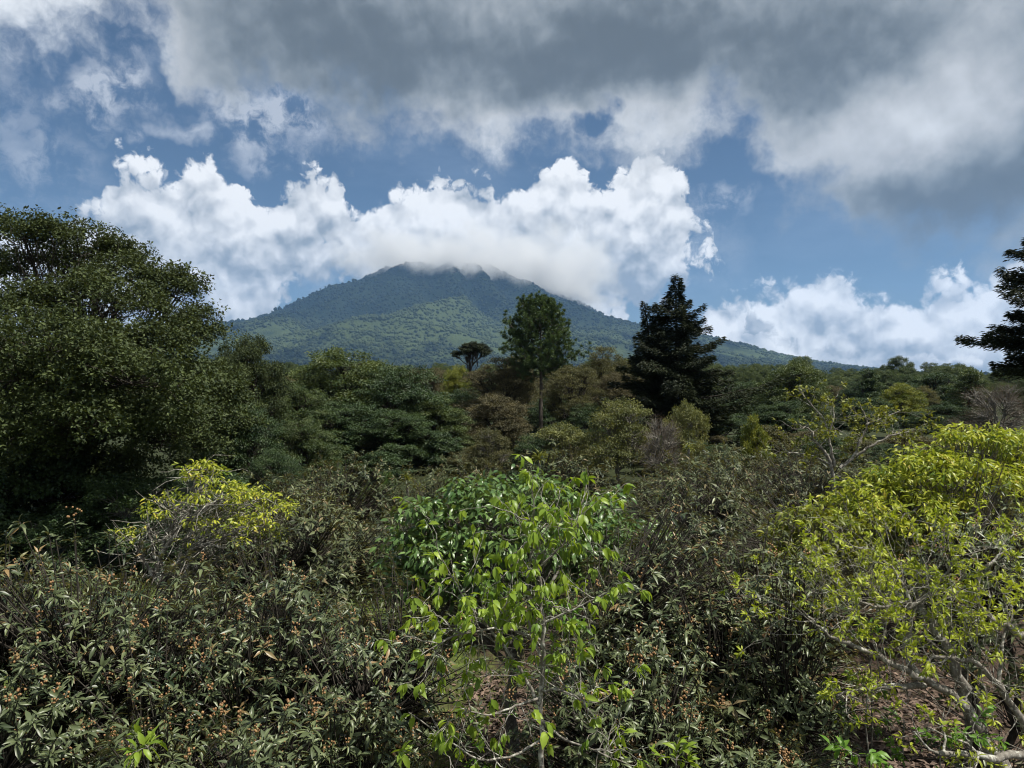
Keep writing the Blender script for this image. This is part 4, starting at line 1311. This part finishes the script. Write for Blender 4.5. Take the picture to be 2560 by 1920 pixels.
# grey lichen-covered tree with fresh shoots, bottom right
def lichen_tree():
    z = 8.0
    limbs = [dict(pts=[(2520, 1930, z), (2452, 1846, z), (2412, 1760, z), (2390, 1665, z), (2340, 1580, z), (2300, 1500, z + .2), (2270, 1420, z + .3)], r=(0.100, 0.014), ground=True, side=22, len=.5, up=.3),
             dict(pts=[(2412, 1760, z), (2330, 1705, z - .1), (2272, 1681, z - .15), (2181, 1634, z - .2), (2118, 1612, z - .2), (2060, 1580, z - .2), (2010, 1530, z - .2)], r=(0.048, 0.008), side=19, len=.5, up=.4),
             dict(pts=[(2306, 1700, z - .1), (2262, 1640, z), (2274, 1554, z), (2274, 1500, z), (2240, 1430, z + .1), (2180, 1380, z + .1)], r=(0.040, 0.008), side=22, len=.5, up=.3),
             dict(pts=[(2274, 1520, z), (2330, 1480, z), (2370, 1430, z), (2390, 1380, z)], r=(0.024, 0.007), side=14, len=.45, up=.3),
             dict(pts=[(2600, 1860, z - .3), (2560, 1811, z - .3), (2497, 1711, z - .3), (2444, 1660, z - .3), (2360, 1640, z - .3), (2290, 1650, z - .4)], r=(0.048, 0.010), side=16, len=.45, up=.3, ground=False),
             dict(pts=[(2620, 1620, z), (2560, 1586, z), (2484, 1552, z), (2452, 1524, z), (2436, 1478, z), (2460, 1420, z), (2530, 1370, z)], r=(0.048, 0.011), side=19, len=.45, up=.3),
             dict(pts=[(2311, 1715, z), (2219, 1713, z - .2), (2139, 1726, z - .3), (2090, 1740, z - .35)], r=(0.036, 0.014), side=9, len=.4, up=.2),
             dict(pts=[(2495, 1711, z - .2), (2505, 1640, z - .1), (2510, 1580, z), (2540, 1530, z)], r=(0.024, 0.008), side=11, len=.4, up=.3),
             dict(pts=[(2640, 1884, z - .9), (2550, 1888, z - .9), (2450, 1890, z - .95), (2340, 1884, z - 1.0)], r=(0.048, 0.025), side=5, len=.4, up=.4),
             dict(pts=[(2274, 1500, z), (2200, 1520, z), (2130, 1500, z), (2080, 1450, z)], r=(0.020, 0.006), side=16, len=.45, up=.3)]
    root, wd, tips, rng = guided_tree('lichen_tree', 'crooked lichen-grey tree with small fresh yellow-green shoots at the bottom right', 'tree', limbs, 52, 'bark_pale',
                                      dict(spread=.75, up=.2, kids=(2, 3)))
    # limbs that leave the picture on the right meet the ground there
    b = np.array(root.location)
    for s_, r_ in (((2600, 1860, 7.7), .06), ((2640, 1884, 7.1), .06)):
        p = at(*s_)
        tube(wd, bend(np.array((p[0] + .5, p[1], -.2)), p, rng, 6, .03) - b, np.linspace(r_ * 1.4, r_, 6), 8)
    p = at(2620, 1620, z)
    tube(wd, bend(np.array((p[0] + .9, p[1] + .1, -.2)), p, rng, 6, .03) - b, np.linspace(.09, .06, 6), 8)
    ob('trunk', wd.mesh('lichen_wood', M['bark_pale']), root)
    tips = [t for t in tips if rng.random() < .62]
    plant_leaves(root, shoots(rng, tips, 10, .075, .9, 0, .6), 'shoot_leaf', 'shoot', 300, .36)


lichen_tree()


# pinnate green suckers growing low between the grey limbs
def sucker(px, py, depth, n, label, L=.11, mat='green_shoot', hgt=.25, seed=3):
    rng = np.random.default_rng(seed)
    top = at(px, py, depth)
    b = np.array((top[0], depth, 0.))
    root = empty('seedling', tuple(b), label, 'plant')
    wd = MB()
    st = bend(b, top, rng, 7, .02)
    tube(wd, st - b, np.linspace(.02, .007, 7), 5)
    tips = []
    for k in range(n):
        d = nrm(np.array((rng.normal(0, .8), rng.normal(0, .8), rng.uniform(-.1, .8))))
        s = st[rng.integers(4, 7)] if k else st[-1]
        e = bend(s, s + d * hgt * rng.uniform(.6, 1.4), rng, 6, .06)
        tube(wd, e - b, np.linspace(.006, .003, 6), 3)
        for q in range(2, 6):
            tips.append((e[q], d))
    ob('stem', wd.mesh('seedling_wood', M['bark_grey']), root)
    plant_leaves(root, shoots(rng, tips, 3, L, .9, .15), 'seedling_leaf', mat, 300, .40)


sucker(370, 1868, 6.2, 8, 'bright green broad-leaved seedling at the bottom edge on the left', .15, 'sapling', .22, 61)
sucker(1690, 1900, 6.4, 6, 'bright green seedling at the bottom edge right of the sapling', .11, 'sapling', .2, 62)
sucker(1000, 1880, 6.6, 5, 'small green seedling at the bottom left of the sapling', .13, 'sapling', .16, 63)
sucker(2150, 1890, 6.5, 10, 'lime-green seedling at the bottom edge on the right', .12, 'green_shoot', .24, 64)
sucker(2430, 1830, 6.9, 12, 'feathery green sucker in front of the grey lichen trunk', .09, 'green_shoot', .26, 65)
sucker(2170, 1590, 8.6, 10, 'green feathery sucker left of the upright grey stem', .09, 'green_shoot', .26, 66)
sucker(2170, 1700, 7.9, 9, 'yellow-green sucker under the long slanting grey limb', .08, 'shoot', .24, 67)
sucker(2350, 1850, 7.3, 9, 'green sucker on the leaf litter left of the grey trunk', .09, 'green_shoot', .22, 68)
sucker(2260, 1800, 8.4, 9, 'low green sucker on the litter below the slanting grey limb', .09, 'green_shoot', .24, 75)
sucker(2080, 1790, 8.8, 9, 'small green plant right of the fruiting loquat beside the litter', .09, 'green_shoot', .26, 76)
sucker(1220, 1800, 9.4, 10, 'green undergrowth plant in the dark gap left of the sapling trunk', .10, 'green_shoot', .3, 77)
sucker(1425, 1560, 8.8, 14, 'feathery pale green plant right of the sapling trunk', .10, 'green_shoot', .3, 69)


# open grey tree beyond the orchard rows on the right
def open_tree():
    z = 19.0
    limbs = [dict(pts=[(2085, 1165, z), (2040, 1103, z), (2028, 1074, z), (1990, 1062, z)], r=(0.056, 0.018), ground=True, side=9, len=.42, up=.12),
             dict(pts=[(2085, 1165, z), (2075, 1110, z), (2062, 1050, z), (2016, 995, z)], r=(0.043, 0.012), side=9, len=.42, up=.12),
             dict(pts=[(2070, 1090, z), (2085, 1040, z), (2080, 1000, z)], r=(0.031, 0.012), side=7, len=.42, up=.12),
             dict(pts=[(2100, 1170, z), (2140, 1140, z), (2150, 1100, z), (2170, 1062, z), (2150, 1010, z)], r=(0.050, 0.012), side=9, len=.42, up=.12),
             dict(pts=[(2139, 1140, z), (2186, 1109, z), (2232, 1086, z), (2275, 1080, z)], r=(0.037, 0.012), side=8, len=.42, up=.12),
             dict(pts=[(2165, 1062, z), (2209, 1043, z), (2263, 1022, z)], r=(0.028, 0.009), side=8, len=.42, up=.12),
             dict(pts=[(2085, 1165, z), (2020, 1135, z), (1960, 1130, z)], r=(0.031, 0.012), side=7, len=.42, up=.12)]
    root, wd, tips, rng = guided_tree('open_tree', 'nearly bare spreading grey tree with tiny yellowish leaves above the lime-green crown', 'tree', limbs, 53, 'bark_pale',
                                      dict(spread=.7, up=.02, kids=(2, 3)))
    ob('trunk', wd.mesh('open_wood', M['bark_pale']), root)
    plant_leaves(root, shoots(rng, tips, 6, .11, .9, 0, .5), 'open_leaf', 'yellow_green', 0, .5)


open_tree()


def yucca(px, py, depth, r, n, label, seed):
    rng = np.random.default_rng(seed)
    top = at(px, py, depth)
    b = np.array((top[0], depth, 0.))
    root = empty('yucca', tuple(b), label, 'plant', 'spiky yuccas in the orchard')
    wd = MB()
    tube(wd, bend(b, top, rng, 6, .01) - b, np.linspace(.07, .05, 6), 6)
    ob('stem', wd.mesh('yucca_stem', M['bark_grey']), root)
    i = np.arange(n)
    el = np.linspace(-.35, 1.3, n)
    ph = i * 2.39996
    D = np.stack((np.cos(ph) * np.cos(el), np.sin(ph) * np.cos(el), np.sin(el)), 1)
    plant_leaves(root, leaf_set(rng, np.tile(top, (n, 1)), D, r * rng.uniform(.8, 1.15, n), rng.normal(.55, .2, n), .1), 'yucca_leaf', 'yucca', 300, .12)


yucca(1018, 1200, 27, .36, 34, 'pale spiky yucca rosette right of the small bright green shrub', 71)
yucca(1047, 1226, 25, .38, 34, 'lower spiky yucca rosette just left of the central glossy tree', 72)
yucca(1348, 1150, 28, .50, 30, 'spiky yucca rosette behind the top of the sapling', 73)
yucca(1722, 1122, 30, .36, 28, 'small spiky yucca below the grey twiggy shrub', 74)


# ------------------------------------------------------------------ ground cover
def scatter_ground():
    rng = np.random.default_rng(81)
    n = 26000
    P = np.stack((np.where(rng.random(n) < .55, rng.uniform(-1, 9, n), rng.uniform(-9, 13, n)), rng.uniform(5.5, 16, n), rng.uniform(.005, .07, n)), 1)
    P = P[(P[:, 0] > -3 + rng.normal(0, 2, n))]
    n = len(P)
    ph = rng.uniform(0, 6.28, n)
    D = np.stack((np.cos(ph), np.sin(ph), rng.normal(.05, .25, n)), 1)
    D, S, U = leaf_frames(D, np.tile((0, 0, 1.), (n, 1)), rng, .35)
    mb = MB()
    add_leaves(mb, T_MID, P, D, S, U, rng.uniform(.10, .22, n), rng.uniform(.04, .085, n), np.clip(rng.normal(.5, .32, n), 0, 1))
    o = ob('leaf_litter', mb.mesh('leaf_litter', M['litter']), kind='stuff'); o['label'] = 'brown fallen leaves covering the ground'
    n = 30000
    P = np.stack((rng.uniform(-16, 3, n), rng.uniform(5.5, 24, n), np.zeros(n)), 1)
    P = P[(P[:, 0] < -1 + rng.normal(0, 1.5, n))]
    n = len(P)
    D = np.stack((rng.normal(0, .5, n), rng.normal(0, .5, n), np.ones(n)), 1)
    D, S, U = leaf_frames(D, rng.normal(0, 1, (n, 3)), rng, .3)
    mb = MB()
    add_leaves(mb, T_NEEDLE, P, D, S, U, rng.uniform(.07, .22, n), .018, np.clip(rng.normal(.5, .25, n), 0, 1))
    o = ob('grass', mb.mesh('grass', M['grass'], False), kind='stuff'); o['label'] = 'short green grass under the left trees'


scatter_ground()


# ------------------------------------------------------------------ the cloud that wraps the summit, and the hazy air
def box_mesh(name, x0, x1, y0, y1, z0, z1, mat):
    mb = MB()
    mb.add([(x0, y0, z0), (x1, y0, z0), (x1, y1, z0), (x0, y1, z0), (x0, y0, z1), (x1, y0, z1), (x1, y1, z1), (x0, y1, z1)],
           [(0, 3, 2, 1), (4, 5, 6, 7), (0, 1, 5, 4), (1, 2, 6, 5), (2, 3, 7, 6), (3, 0, 4, 7)])
    return mb.mesh(name, mat, False)


def cloud_mat():
    m, N = mat_base('summit_cloud')
    co = N.n('ShaderNodeNewGeometry').outputs['Position']
    n = N.noise(co, .0024, 4, .62)
    s = N.n('ShaderNodeSeparateXYZ', {0: co})
    x, y, z = s.outputs
    cx = at_x(1190, 9300)
    ex = N.m('DIVIDE', N.m('SUBTRACT', x, cx), 1900.)
    ey = N.m('DIVIDE', N.m('SUBTRACT', y, 9300.), 1300.)
    e = N.m('ADD', N.m('MULTIPLY', ex, ex), N.m('MULTIPLY', ey, ey))
    # the base hangs lower towards the right flank
    zb = N.m('SUBTRACT', 1370., N.m('MULTIPLY', N.m('SUBTRACT', x, at_x(1000, 9300)), .155))
    hz = N.m('DIVIDE', N.m('SUBTRACT', z, zb), 230.)
    top = N.m('DIVIDE', N.m('SUBTRACT', 1950., z), 420.)
    f = N.m('MINIMUM', N.m('MINIMUM', hz, top), N.m('MULTIPLY', N.m('SUBTRACT', 1.0, e), 1.6))
    dn = N.step(N.m('ADD', f, N.m('MULTIPLY', N.m('SUBTRACT', n, .5), 3.6)), .1, 1.5)
    v = N.n('ShaderNodeVolumePrincipled', {'Color': (.97, .97, .97, 1), 'Density': N.m('MULTIPLY', dn, .0060), 'Anisotropy': .2})
    o = N.n('ShaderNodeOutputMaterial')
    N.l.new(v.outputs[0], o.inputs['Volume'])
    return m


cl = ob('cloud', box_mesh('cloud', at_x(1190, 9300) - 1950, at_x(1190, 9300) + 1950, 7950, 10650, 950, 2150, cloud_mat()), kind='stuff')
cl['label'] = 'soft grey cloud wrapping the summit of the volcano'

m_, N_ = mat_base('haze')
v_ = N_.n('ShaderNodeVolumePrincipled', {'Color': (.32, .58, 1.0, 1), 'Density': 3.4e-5, 'Anisotropy': .1})
o_ = N_.n('ShaderNodeOutputMaterial'); N_.l.new(v_.outputs[0], o_.inputs['Volume'])
haze = ob('haze', box_mesh('haze', -14500, 14500, -300, 16500, -8, 2300, m_), kind='stuff')
haze['label'] = 'thin bluish haze in front of the volcano'
